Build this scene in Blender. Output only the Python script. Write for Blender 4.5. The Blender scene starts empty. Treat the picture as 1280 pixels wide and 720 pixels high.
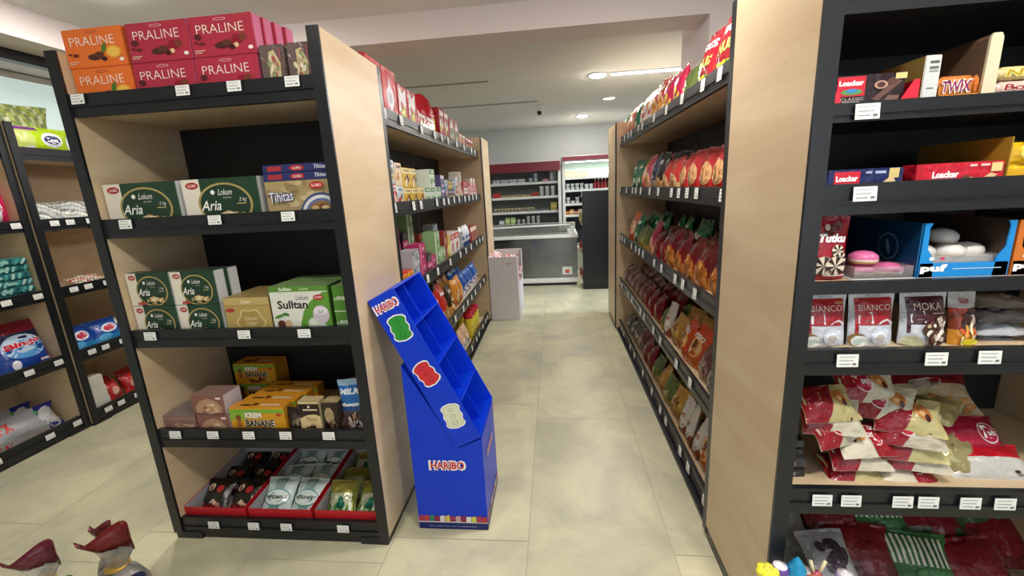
import bpy, bmesh, math, random
from mathutils import Vector, Matrix, noise

random.seed(7)
scene = bpy.context.scene
COL = scene.collection
PI = math.pi

# ------------------------------------------------------------------ camera, world, light, exposure
F_PX, YAW, PITCH, ROLL, CAM_H = 533.68, -0.106, 0.228, -0.053, 1.492
def camera_axes():
    cy, sy, cp, sp = math.cos(YAW), math.sin(YAW), math.cos(PITCH), math.sin(PITCH)
    fwd = Vector((sy*cp, cy*cp, -sp)); right = Vector((cy, -sy, 0)); up = right.cross(fwd)
    c, s = math.cos(ROLL), math.sin(ROLL)
    return c*right + s*up, -s*right + c*up, fwd
r_, u_, f_ = camera_axes()
cam_data = bpy.data.cameras.new('camera')
cam_data.sensor_width = 36.0
cam_data.lens = F_PX/1280*36
cam_data.clip_start = 0.02
cam = bpy.data.objects.new('camera', cam_data)
cam.matrix_world = Matrix(((r_.x, u_.x, -f_.x, 0), (r_.y, u_.y, -f_.y, 0), (r_.z, u_.z, -f_.z, CAM_H), (0, 0, 0, 1)))
COL.objects.link(cam)
scene.camera = cam

scene.view_settings.view_transform = 'Standard'
scene.view_settings.look = 'None'
scene.view_settings.gamma = 1
scene.view_settings.use_curve_mapping = False
scene.view_settings.exposure = 0.70

world = bpy.data.worlds.new('world')
scene.world = world
world.use_nodes = True
world.node_tree.nodes['Background'].inputs[0].default_value = (0.85, 0.92, 1.0, 1)
world.node_tree.nodes['Background'].inputs[1].default_value = 1.0

def area_light(name, loc, rot, sx, sy, power, color):
    d = bpy.data.lights.new(name, 'AREA'); d.shape = 'RECTANGLE'; d.size = sx; d.size_y = sy
    d.energy = power; d.color = color
    o = bpy.data.objects.new(name, d); o.location = loc; o.rotation_euler = rot
    COL.objects.link(o); return o
def disk_light(name, loc, size, power, color, spread=PI):
    d = bpy.data.lights.new(name, 'AREA'); d.shape = 'DISK'; d.size = size
    d.energy = power; d.color = color; d.spread = spread
    o = bpy.data.objects.new(name, d); o.location = loc
    COL.objects.link(o); return o
WARM = (1.0, 0.94, 0.84)
# daylight through an assumed shop window behind the camera
area_light('assumed_window_daylight', (1.3, -2.35, 1.5), (PI/2, 0, PI), 3.2, 2.0, 62, (0.90, 0.95, 1.0))
# seen and added lamps of the ceiling (their fixtures are built with the ceiling)
ADDED_NEAR_LAMPS = [(-0.95, 0.35), (0.75, 0.25), (-1.88, 2.34), (0.36, 1.75), (2.2, 0.6), (-2.45, 2.4)]  # unseen lamps to brighten the near racks and ceiling
FAR_LAMPS = [(0.49, 4.88), (0.504, 7.5), (-2.4, 4.6), (-2.3, 6.9), (2.1, 5.2), (2.1, 7.4)]  # lamps over the side aisles are added out of view

# ------------------------------------------------------------------ materials
def lin(h):
    h = h.lstrip('#')
    if len(h) == 3: h = ''.join(c*2 for c in h)
    out = []
    for i in (0, 2, 4):
        c = int(h[i:i+2], 16)/255
        out.append(c/12.92 if c <= 0.04045 else ((c+0.055)/1.055)**2.4)
    return tuple(out)
MATS = {}
def base_mat(name):
    m = bpy.data.materials.new(name); m.use_nodes = True
    nt = m.node_tree; b = nt.nodes['Principled BSDF']
    MATS[name] = m
    return m, nt, b
def N(nt, kind, **kw):
    n = nt.nodes.new(kind)
    for k, v in kw.items():
        if k.startswith('i_'): n.inputs[k[2:]].default_value = v
        else: setattr(n, k, v)
    return n
def noise_mat(name, hexcol, rough=0.6, amount=0.08, scale=6.0, metallic=0.0, bump=0.0, bump_scale=80.0, stretch=(1, 1, 1), spec=0.5):
    m, nt, b = base_mat(name)
    tc = N(nt, 'ShaderNodeTexCoord'); mp = N(nt, 'ShaderNodeMapping'); mp.inputs['Scale'].default_value = stretch
    nz = N(nt, 'ShaderNodeTexNoise', i_Scale=scale, i_Detail=5.0)
    nt.links.new(tc.outputs['Object'], mp.inputs[0]); nt.links.new(mp.outputs[0], nz.inputs['Vector'])
    c = lin(hexcol)
    mx = N(nt, 'ShaderNodeMix', data_type='RGBA')
    mx.inputs[6].default_value = (*[x*(1-amount) for x in c], 1); mx.inputs[7].default_value = (*[min(1, x*(1+amount)) for x in c], 1)
    nt.links.new(nz.outputs['Fac'], mx.inputs[0]); nt.links.new(mx.outputs[2], b.inputs['Base Color'])
    b.inputs['Roughness'].default_value = rough; b.inputs['Metallic'].default_value = metallic
    b.inputs['Specular IOR Level'].default_value = spec
    if bump:
        n2 = N(nt, 'ShaderNodeTexNoise', i_Scale=bump_scale, i_Detail=3.0)
        nt.links.new(tc.outputs['Object'], n2.inputs['Vector'])
        bp = N(nt, 'ShaderNodeBump', i_Strength=bump, i_Distance=0.004)
        nt.links.new(n2.outputs['Fac'], bp.inputs['Height']); nt.links.new(bp.outputs[0], b.inputs['Normal'])
    return m
def attr_mat(name, rough, metallic=0.0, bump=0.0, bscale=40.0, coat=0.0, dist=0.004):
    """printed packaging: the print's colours are stored per face"""
    m, nt, b = base_mat(name)
    at = N(nt, 'ShaderNodeAttribute', attribute_name='Col')
    tc = N(nt, 'ShaderNodeTexCoord')
    nz = N(nt, 'ShaderNodeTexNoise', i_Scale=bscale, i_Detail=2.0)
    nt.links.new(tc.outputs['Object'], nz.inputs['Vector'])
    nt.links.new(at.outputs['Color'], b.inputs['Base Color'])
    b.inputs['Roughness'].default_value = rough; b.inputs['Metallic'].default_value = metallic
    b.inputs['Specular IOR Level'].default_value = 0.35; b.inputs['Coat Weight'].default_value = coat; b.inputs['Coat Roughness'].default_value = 0.12
    if bump:
        bp = N(nt, 'ShaderNodeBump', i_Strength=bump, i_Distance=dist)
        nt.links.new(nz.outputs['Fac'], bp.inputs['Height']); nt.links.new(bp.outputs[0], b.inputs['Normal'])
    return m
attr_mat('carton', 0.42, bump=0.05, coat=0.15)
attr_mat('film', 0.26, bump=0.7, bscale=34, coat=0.35, dist=0.014)
attr_mat('foil', 0.28, metallic=0.45, bump=0.6, bscale=30, coat=0.3, dist=0.012)
attr_mat('plastic', 0.35, coat=0.3)
attr_mat('paper', 0.8)
noise_mat('black_laminate', '#191b1f', 0.34, 0.12, 30, bump=0.05)
noise_mat('black_back', '#121316', 0.55, 0.12, 20)
noise_mat('ceiling_near', '#e8e9ea', 0.9, 0.03, 1.5)
noise_mat('ceiling_far', '#dadad8', 0.9, 0.03, 1.5)
noise_mat('beam_paint', '#ded6d4', 0.9, 0.03, 1.5)
noise_mat('wall_paint', '#c6cacb', 0.9, 0.03, 2.0)
noise_mat('wall_cool', '#d8e2e6', 0.8, 0.04, 2.0)
noise_mat('grout', '#a39c8c', 0.9, 0.1, 40)
noise_mat('white_metal', '#e2e4e2', 0.4, 0.03, 8)
noise_mat('grey_metal', '#85898a', 0.35, 0.06, 8, metallic=0.5)
noise_mat('cooler_inside', '#8f9592', 0.45, 0.08, 5)
noise_mat('cooler_dark', '#2e3338', 0.45, 0.08, 5)
noise_mat('dark_red', '#701527', 0.35, 0.06, 5)
noise_mat('chrome', '#d2d4d2', 0.18, 0.03, 8, metallic=0.9)
noise_mat('freezer_front', '#7c8082', 0.16, 0.10, 3, stretch=(1, 1, 5), metallic=0.85)
noise_mat('blue_board', '#083ad0', 0.38, 0.05, 6, bump=0.03, spec=0.3)
def wood_mat():
    m, nt, b = base_mat('maple')
    tc = N(nt, 'ShaderNodeTexCoord'); mp = N(nt, 'ShaderNodeMapping'); mp.inputs['Scale'].default_value = (1.5, 0.7, 3.0)
    n1 = N(nt, 'ShaderNodeTexNoise', i_Scale=2.2, i_Detail=6.0, i_Distortion=0.8)
    mp2 = N(nt, 'ShaderNodeMapping'); mp2.inputs['Scale'].default_value = (3, 3, 70)
    n2 = N(nt, 'ShaderNodeTexNoise', i_Scale=1.5, i_Detail=3.0)
    nt.links.new(tc.outputs['Object'], mp.inputs[0]); nt.links.new(mp.outputs[0], n1.inputs['Vector'])
    nt.links.new(tc.outputs['Object'], mp2.inputs[0]); nt.links.new(mp2.outputs[0], n2.inputs['Vector'])
    r = N(nt, 'ShaderNodeValToRGB')
    r.color_ramp.elements[0].position = 0.3; r.color_ramp.elements[0].color = (*lin('#c4aa88'), 1)
    r.color_ramp.elements[1].position = 0.72; r.color_ramp.elements[1].color = (*lin('#d5c2a2'), 1)
    ad = N(nt, 'ShaderNodeMath', operation='MULTIPLY_ADD'); ad.inputs[1].default_value = 0.25
    nt.links.new(n2.outputs['Fac'], ad.inputs[0]); nt.links.new(n1.outputs['Fac'], ad.inputs[2])
    sb = N(nt, 'ShaderNodeMath', operation='SUBTRACT'); sb.inputs[1].default_value = 0.12
    nt.links.new(ad.outputs[0], sb.inputs[0]); nt.links.new(sb.outputs[0], r.inputs[0])
    nt.links.new(r.outputs[0], b.inputs['Base Color']); b.inputs['Roughness'].default_value = 0.42
wood_mat()
def tile_mat():
    m, nt, b = base_mat('floor_tile')
    at = N(nt, 'ShaderNodeAttribute', attribute_name='Col'); tc = N(nt, 'ShaderNodeTexCoord')
    n1 = N(nt, 'ShaderNodeTexNoise', i_Scale=2.4, i_Detail=8.0, i_Distortion=0.6, i_Roughness=0.6)
    nt.links.new(tc.outputs['Object'], n1.inputs['Vector'])
    r = N(nt, 'ShaderNodeValToRGB')
    r.color_ramp.elements[0].position = 0.36; r.color_ramp.elements[0].color = (0.74, 0.745, 0.76, 1)
    r.color_ramp.elements[1].position = 0.64; r.color_ramp.elements[1].color = (1.08, 1.07, 1.0, 1)
    nt.links.new(n1.outputs['Fac'], r.inputs[0])
    mx = N(nt, 'ShaderNodeMix', data_type='RGBA', blend_type='MULTIPLY'); mx.inputs[0].default_value = 1
    nt.links.new(at.outputs['Color'], mx.inputs[6]); nt.links.new(r.outputs[0], mx.inputs[7])
    nt.links.new(mx.outputs[2], b.inputs['Base Color']); b.inputs['Roughness'].default_value = 0.38
    b.inputs['Specular IOR Level'].default_value = 0.4
tile_mat()
def emit_mat(name, hexcol, strength):
    m, nt, b = base_mat(name)
    b.inputs['Base Color'].default_value = (*lin(hexcol), 1)
    b.inputs['Emission Color'].default_value = (*lin(hexcol), 1); b.inputs['Emission Strength'].default_value = strength
emit_mat('added_lamp_near', '#fff8ee', 130.0)
emit_mat('added_lamp_mid', '#fff8f0', 240.0)
emit_mat('added_lamp_side', '#fff8f0', 130.0)
emit_mat('lamp_far', '#fff6e6', 215.0)
emit_mat('added_wall_glow', '#c4d6d2', 0.42)  # glow of the panel added on the left wall
emit_mat('lamp_cool', '#d8e4ff', 5.0)
emit_mat('ghost_glow', '#eef0f0', 0.75)
emit_mat('cooler_tube', '#f0fff4', 3.0)
emit_mat('led_red', '#ff2020', 1.2)
def glass_mat(name, alpha, hexcol='#ffffff', rough=0.05):
    m, nt, b = base_mat(name)
    out = nt.nodes['Material Output']
    tr = N(nt, 'ShaderNodeBsdfTransparent'); gl = N(nt, 'ShaderNodeBsdfGlossy', i_Roughness=rough)
    tc = N(nt, 'ShaderNodeTexCoord'); nz = N(nt, 'ShaderNodeTexNoise', i_Scale=18.0)
    nt.links.new(tc.outputs['Object'], nz.inputs['Vector'])
    if 'wrap' in name:
        df = N(nt, 'ShaderNodeBsdfTranslucent'); d2 = N(nt, 'ShaderNodeBsdfDiffuse'); m0 = N(nt, 'ShaderNodeMixShader'); m0.inputs[0].default_value = .5
        nt.links.new(df.outputs[0], m0.inputs[1]); nt.links.new(d2.outputs[0], m0.inputs[2])
    bp = N(nt, 'ShaderNodeBump', i_Strength=0.5 if 'wrap' in name else 0.02, i_Distance=0.01)
    nt.links.new(nz.outputs['Fac'], bp.inputs['Height']); nt.links.new(bp.outputs[0], gl.inputs['Normal'])
    tr.inputs[0].default_value = (*lin(hexcol), 1)
    fr = N(nt, 'ShaderNodeFresnel', i_IOR=1.45)
    ad = N(nt, 'ShaderNodeMath', operation='ADD'); ad.inputs[1].default_value = alpha; ad.use_clamp = True
    nt.links.new(fr.outputs[0], ad.inputs[0])
    mx = N(nt, 'ShaderNodeMixShader')
    nt.links.new(ad.outputs[0], mx.inputs[0]); nt.links.new(tr.outputs[0], mx.inputs[1]); nt.links.new(gl.outputs[0], mx.inputs[2])
    if 'wrap' in name:
        m1 = N(nt, 'ShaderNodeMixShader'); m1.inputs[0].default_value = .22
        nt.links.new(mx.outputs[0], m1.inputs[1]); nt.links.new(m0.outputs[0], m1.inputs[2]); mx = m1
    nt.links.new(mx.outputs[0], out.inputs['Surface'])
glass_mat('clear_glass', 0.02)
glass_mat('clear_wrap', 0.08, rough=0.12)

# ------------------------------------------------------------------ mesh builder
TEXT_CACHE = {}
def glyphs(s, bold=0.0, shear=0.0, space=1.0):
    key = (s, bold, shear, space)
    if key in TEXT_CACHE: return TEXT_CACHE[key]
    cu = bpy.data.curves.new('lettering', 'FONT'); cu.body = s; cu.offset = bold; cu.shear = shear
    cu.resolution_u = 2; cu.space_character = space
    ob = bpy.data.objects.new('lettering', cu)
    me = bpy.data.meshes.new_from_object(ob)
    vs = [(v.co.x, v.co.y) for v in me.vertices]; fs = [tuple(p.vertices) for p in me.polygons]
    bpy.data.objects.remove(ob); bpy.data.curves.remove(cu); bpy.data.meshes.remove(me)
    x0 = min(v[0] for v in vs); x1 = max(v[0] for v in vs); y0 = min(v[1] for v in vs); y1 = max(v[1] for v in vs)
    vs = [((x-(x0+x1)/2)/(y1-y0), (y-(y0+y1)/2)/(y1-y0)) for x, y in vs]   # height 1, centred
    TEXT_CACHE[key] = (vs, fs, (x1-x0)/(y1-y0)); return TEXT_CACHE[key]

class MB:
    def __init__(s): s.v = []; s.f = []; s.c = []; s.m = []; s.sm = []; s.mats = []; s.T = Matrix.Identity(4); s.lift = 0.0004
    def mat(s, name):
        if name not in s.mats: s.mats.append(name)
        return s.mats.index(name)
    def add(s, vs, fs, col, mat, smooth=False):
        k = len(s.v); mi = s.mat(mat)
        c = lin(col) if isinstance(col, str) else col
        s.v += [s.T @ Vector(p) for p in vs]
        for i, f in enumerate(fs):
            s.f.append(tuple(a+k for a in f)); s.c.append(c[i] if isinstance(c, list) else c); s.m.append(mi); s.sm.append(smooth)
    def box(s, x0, x1, y0, y1, z0, z1, col='#ffffff', mat='carton', bev=0.0, cols=None):
        # cols: optional dict of face colours: front(-y) back left(-x) right top bottom
        if bev <= 0:
            vs = [(x0,y0,z0),(x1,y0,z0),(x1,y1,z0),(x0,y1,z0),(x0,y0,z1),(x1,y0,z1),(x1,y1,z1),(x0,y1,z1)]
            fs = [(0,1,5,4),(1,2,6,5),(2,3,7,6),(3,0,4,7),(4,5,6,7),(3,2,1,0)]
            names = ['front','right','back','left','top','bottom']
            c = lin(col)
            cl = [lin(cols[n]) if cols and n in cols else c for n in names]
            s.add(vs, fs, cl, mat)
        else:
            bm = bmesh.new(); bmesh.ops.create_cube(bm, size=1)
            for v in bm.verts: v.co = Vector(((x0+x1)/2+v.co.x*(x1-x0), (y0+y1)/2+v.co.y*(y1-y0), (z0+z1)/2+v.co.z*(z1-z0)))
            bmesh.ops.bevel(bm, geom=bm.edges[:], offset=bev, segments=2, affect='EDGES', clamp_overlap=True)
            c = lin(col); cl = []; bm.normal_update(); bm.verts.index_update()
            for f in bm.faces:
                n = f.normal; a = max(range(3), key=lambda i: abs(n[i])); nm = {(0,True):'right',(0,False):'left',(1,True):'back',(1,False):'front',(2,True):'top',(2,False):'bottom'}[(a, n[a] > 0)]
                cl.append(lin(cols[nm]) if cols and nm in cols else c)
            s.add([v.co.copy() for v in bm.verts], [[v.index for v in f.verts] for f in bm.faces], cl, mat)
            bm.free()
    def lathe(s, prof, col, mat='plastic', n=16, cx=0, cy=0, smooth=True, cols=None):
        vs = []; fs = []; cc = []
        for r, z in prof:
            for i in range(n): a = 2*PI*i/n; vs.append((cx+r*math.cos(a), cy+r*math.sin(a), z))
        for j in range(len(prof)-1):
            for i in range(n):
                fs.append((j*n+i, j*n+(i+1)%n, (j+1)*n+(i+1)%n, (j+1)*n+i)); cc.append(lin(cols[j]) if cols else lin(col))
        if prof[0][0] > 1e-5: fs.append(tuple(range(n-1, -1, -1))); cc.append(cc[0])
        if prof[-1][0] > 1e-5: fs.append(tuple((len(prof)-1)*n+i for i in range(n))); cc.append(cc[len(cc)-2])
        s.add(vs, fs, cc, mat, smooth)
    def tube(s, pts, r, col='#ffffff', mat='plastic', n=8):
        pts = [Vector(p) for p in pts]; vs = []; fs = []
        for i, p in enumerate(pts):
            d = (pts[min(i+1, len(pts)-1)]-pts[max(i-1, 0)]).normalized()
            a = Vector((0, 0, 1)) if abs(d.z) < 0.9 else Vector((1, 0, 0))
            e1 = d.cross(a).normalized(); e2 = d.cross(e1)
            for k in range(n): t = 2*PI*k/n; vs.append(p+e1*math.cos(t)*r+e2*math.sin(t)*r)
        for i in range(len(pts)-1):
            for k in range(n): fs.append((i*n+k, i*n+(k+1)%n, (i+1)*n+(k+1)%n, (i+1)*n+k))
        fs += [tuple(range(n-1, -1, -1)), tuple((len(pts)-1)*n+k for k in range(n))]
        s.add(vs, fs, col, mat, True)
    def prism(s, poly, y0, y1, col, mat):       # poly in x,z, counter-clockwise seen from -y
        n = len(poly); vs = [(x, y0, z) for x, z in poly]+[(x, y1, z) for x, z in poly]
        fs = [tuple(range(n)), tuple(range(2*n-1, n-1, -1))]+[(i, i+n, (i+1) % n+n, (i+1) % n) for i in range(n)]
        s.add(vs, fs, col, mat)
    # --- printing: P(u,v,lift) -> point on the thing's surface
    def begin(s, P, mat='carton'): s.P = P; s.pm = mat; s.lift = 0.0004
    def _p(s, pts, fs, col):
        s.add([s.P(u, v, s.lift) for u, v in pts], fs, col, s.pm); s.lift += 0.00022
    def rect(s, u0, v0, u1, v1, col, nu=4, nv=4):
        pts = [(u0+(u1-u0)*i/nu, v0+(v1-v0)*j/nv) for j in range(nv+1) for i in range(nu+1)]
        fs = [(j*(nu+1)+i, j*(nu+1)+i+1, (j+1)*(nu+1)+i+1, (j+1)*(nu+1)+i) for j in range(nv) for i in range(nu)]
        s._p(pts, fs, col)
    def ell(s, cu, cv, ru, rv, col, n=20, rot=0.0, rings=2):
        pts = [(cu, cv)]; fs = []; c, d = math.cos(rot), math.sin(rot)
        for k in range(1, rings+1):
            for i in range(n):
                a = 2*PI*i/n; x, y = ru*k/rings*math.cos(a), rv*k/rings*math.sin(a); pts.append((cu+x*c-y*d, cv+x*d+y*c))
        for i in range(n): fs.append((0, 1+i, 1+(i+1) % n))
        for k in range(1, rings):
            b = 1+(k-1)*n
            for i in range(n): fs.append((b+i, b+n+i, b+n+(i+1) % n, b+(i+1) % n))
        s._p(pts, fs, col)
    def poly(s, pts, col): s._p(pts, [tuple(range(len(pts)))], col)
    def text(s, t, cu, cv, h, col, w=None, bold=0.0, shear=0.0, rot=0.0, space=1.0, vert=False):
        vs, fs, asp = glyphs(t, bold, shear, space)
        sx = (w/asp if w else h); c, d = math.cos(rot), math.sin(rot)
        s._p([(cu+x*sx*c-y*h*d, cv+x*sx*d+y*h*c) for x, y in vs], fs, col)
    def blobs(s, cu, cv, ru, rv, cols, n=7, size=0.3, seed=0):
        rg = random.Random(seed)
        for i in range(n):
            a = rg.uniform(0, 2*PI); q = math.sqrt(rg.random())
            s.ell(cu+q*ru*math.cos(a), cv+q*rv*math.sin(a), ru*size*rg.uniform(.7, 1.3), rv*size*rg.uniform(.7, 1.3), cols[i % len(cols)], 8, rg.uniform(0, 3), 1)
    def mesh(s, name):
        me = bpy.data.meshes.new(name); me.from_pydata([tuple(v) for v in s.v], [], s.f)
        at = me.color_attributes.new('Col', 'BYTE_COLOR', 'CORNER')
        buf = []
        for p, c in zip(me.polygons, s.c): buf += [c[0], c[1], c[2], 1.0]*p.loop_total
        # BYTE_COLOR keeps linear input when written through .color
        at.data.foreach_set('color', buf)
        me.polygons.foreach_set('material_index', s.m); me.polygons.foreach_set('use_smooth', s.sm)
        for n in s.mats: me.materials.append(MATS[n])
        me.update(); return me
    def obj(s, name, parent=None, loc=(0, 0, 0), rot=(0, 0, 0)):
        return link(name, s.mesh(name), parent, loc, rot)
def link(name, me, parent=None, loc=(0, 0, 0), rot=(0, 0, 0)):
    o = bpy.data.objects.new(name, me); o.location = loc; o.rotation_euler = rot; COL.objects.link(o)
    if parent: o.parent = parent
    return o
LABELS = {}
def tag(o, label, cat, group=None):
    o['label'] = label; o['category'] = cat
    if group: o['group'] = group
    LABELS.setdefault(label, []).append(o.name)
    return o
def empty(name, loc, rot=(0, 0, 0)):
    o = bpy.data.objects.new(name, None); o.empty_display_size = 0.1; o.location = loc; o.rotation_euler = rot; COL.objects.link(o); return o
def struct(o): o['kind'] = 'structure'; return o
def simple(name, mat, *boxes, parent=None):
    mb = MB()
    for b in boxes: mb.box(*b, '#ffffff', mat)
    return mb.obj(name, parent)
ORD = ['first', 'second', 'third', 'fourth', 'fifth', 'sixth', 'seventh', 'eighth', 'ninth', 'tenth', 'eleventh', 'twelfth', 'thirteenth', 'fourteenth', 'fifteenth', 'sixteenth', 'seventeenth', 'eighteenth', 'nineteenth', 'twentieth', 'twenty-first', 'twenty-second', 'twenty-third', 'twenty-fourth', 'twenty-fifth', 'twenty-sixth', 'twenty-seventh', 'twenty-eighth', 'twenty-ninth', 'thirtieth']

# ------------------------------------------------------------------ the room
CEIL_N, CEIL_F, BEAM = 2.67, 2.60, 2.50
XW, XE, YS, YN = -3.82, 3.6, -2.4, 8.65
def build_floor():
    mb = MB()
    mb.box(XW, XE, YS, YN, -0.06, -0.0012, '#ffffff', 'grout')
    A = -0.152; g = 0.0017
    offs = {-1: 0.348, 0: 0.164}
    rg = random.Random(3)
    for c in range(-7, 7):
        x0 = A+0.6*c; x1 = x0+0.6
        off = offs.get(c, (0.348 if c % 2 else 0.164)+rg.uniform(-.05, .05))
        y = off-4.8
        while y < YN:
            a0, a1 = max(x0, XW), min(x1, XE); b0, b1 = max(y, YS), min(y+1.2, YN)
            if a1-a0 > .01 and b1-b0 > .01:
                t = rg.uniform(0.93, 1.03); base = lin('#c8c5aa')
                mb.add([(a0+g, b0+g, 0), (a1-g, b0+g, 0), (a1-g, b1-g, 0), (a0+g, b1-g, 0)], [(0, 1, 2, 3)], tuple(x*t for x in base), 'floor_tile')
            y += 1.2
    return struct(mb.obj('floor'))
build_floor()
BY0, BY1 = 3.11, 3.40
struct(simple('ceiling', 'ceiling_near', (-3.05, XE, YS, BY0, CEIL_N, CEIL_N+.08)))
struct(simple('trim_1', 'beam_paint', (-3.05, 1.01, BY0, BY1, BEAM, CEIL_N+.08)))
struct(simple('trim_2', 'beam_paint', (XW, -3.05, YS, YN, BEAM-.01, CEIL_N+.08)))
struct(simple('ceiling_far', 'ceiling_far', (-3.05, XE, BY1, YN, CEIL_F, CEIL_F+.15)))
struct(simple('trim_3', 'beam_paint', (1.01, 1.45, BY0, BY1+.32, 2.14, CEIL_N+.08)))
struct(simple('trim_4', 'beam_paint', (1.45, XE, BY0, BY1, BEAM, CEIL_N+.08)))
struct(simple('wall_left', 'wall_cool', (XW-.1, XW, YS, YN, 0, CEIL_N+.08)))
struct(simple('wall_right', 'wall_paint', (XE, XE+.1, YS, YN, 0, CEIL_N+.08)))
struct(simple('wall_back', 'wall_paint', (XW, XE, YN, YN+.1, 0, CEIL_N+.15)))
struct(simple('wall_front', 'wall_paint', (XW, -0.4, YS-.1, YS, 0, CEIL_N+.08), (3.0, XE, YS-.1, YS, 0, CEIL_N+.08), (-0.4, 3.0, YS-.1, YS, 0, .4), (-0.4, 3.0, YS-.1, YS, 2.55, CEIL_N+.08)))
o = simple('assumed_shop_window', 'black_laminate', (-0.4, -0.34, YS-.08, YS-.02, .4, 2.55), (2.94, 3.0, YS-.08, YS-.02, .4, 2.55), (-0.34, 2.94, YS-.08, YS-.02, .4, .46), (-0.34, 2.94, YS-.08, YS-.02, 2.49, 2.55), (1.28, 1.32, YS-.08, YS-.02, .46, 2.49)); struct(o)  # assumed window, out of view behind the camera
simple('assumed_pane', 'clear_glass', (-0.34, 2.94, YS-.055, YS-.045, .46, 2.49), parent=o)
# assumed strip window: glowing panel added to brighten the pale left wall
o = simple('assumed_glow_window', 'white_metal', (XW, XW+.02, .5, 4.6, 1.90, 1.94), (XW, XW+.02, .5, 4.6, 2.44, 2.48)); struct(o)
simple('assumed_pane', 'added_wall_glow', (XW+.002, XW+.010, .5, 4.6, 1.94, 2.44), parent=o)
# black header board under the soffit above the wall shelving
struct(simple('trim_5', 'black_laminate', (-3.37, -3.30, 0.6, 4.4, 2.425, 2.49)))
# slots of the air diffusers in the far ceiling
for nm, a in (('trim_6', (-1.75, -0.645, 4.78, 4.82)), ('trim_7', (-1.55, -0.175, 6.03, 6.08))):
    struct(simple(nm, 'grey_metal', (*a, CEIL_F-.006, CEIL_F+.002)))

def downlight(x, y, z, r, label, mat='lamp_far'):
    t = empty('ceiling_downlight', (x, y, z)); tag(t, label, 'ceiling light', 'round ceiling lights')
    mb = MB(); mb.lathe([(r+.014, 0), (r+.014, -.008), (r, -.012), (r-.004, -.006)], '#f2f0ea', 'plastic', 28); mb.obj('trim_ring', t)
    mb = MB(); mb.lathe([(r-.004, -.003), (r-.006, -.012), (r*.8, -.018), (r*.4, -.021), (.0, -.022)], '#ffffff', mat, 28); mb.obj('diffuser', t)
for i, (x, y) in enumerate(ADDED_NEAR_LAMPS):
    downlight(x, y, CEIL_N-.001, .095, 'added round ceiling light above the camera, out of the photo, %s of six' % ORD[i], mat=['added_lamp_near', 'added_lamp_mid', 'added_lamp_side', 'added_lamp_mid', 'added_lamp_near', 'added_lamp_side'][i])
for i, (x, y) in enumerate(FAR_LAMPS):
    lab = ['bright round ceiling light beside the long blue-white tube', 'bright round ceiling light near the back wall, over the coolers'] + ['added round ceiling light over the %s, out of the photo' % q for q in ('left aisle, nearer one', 'left aisle, farther one', 'right aisle, nearer one', 'right aisle, farther one')]
    downlight(x, y, CEIL_F-.001, .085, lab[i], mat='lamp_far' if i < 2 else 'added_lamp_side')
downlight(0.765, 6.17, CEIL_F-.001, .08, 'pale glowing disc added for a lens ghost, above the far end of the right rack', mat='ghost_glow')  # added glowing disc that copies a lens ghost, not a lamp of the shop
t = empty('tube_light', (0.62, 4.86, CEIL_F-.001)); tag(t, 'long blue-white linear tube light set in the far ceiling', 'ceiling light')
mb = MB(); mb.box(0, .98, -.035, .035, -.012, 0, '#e8e8ea', 'plastic'); mb.obj('housing', t)
mb = MB(); mb.box(.01, .97, -.028, .028, -.02, -.012, '#ffffff', 'lamp_cool'); mb.obj('diffuser', t)
area_light('tube_glow', (1.11, 4.86, CEIL_F-.024), (0, 0, 0), .95, .05, 34, (0.80, 0.88, 1.0))
t = empty('security_camera', (-0.16, 6.32, CEIL_F-.001)); tag(t, 'small white security camera with black lens under the ceiling', 'camera')
mb = MB(); mb.lathe([(.05, 0), (.05, -.012), (.02, -.02), (.018, -.05)], '#e6e4de', n=16); mb.obj('mount', t)
mb = MB(); mb.lathe([(.0, .035), (.035, .03), (.045, .0), (.042, -.03), (.03, -.05)], '#e6e4de', n=18); h = mb.obj('housing', t, (0, -.01, -.085), (math.radians(-55), 0, 0))
mb = MB(); mb.lathe([(.033, -.045), (.03, -.056), (.0, -.06)], '#101010', n=18); mb.obj('lens', h)

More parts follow.
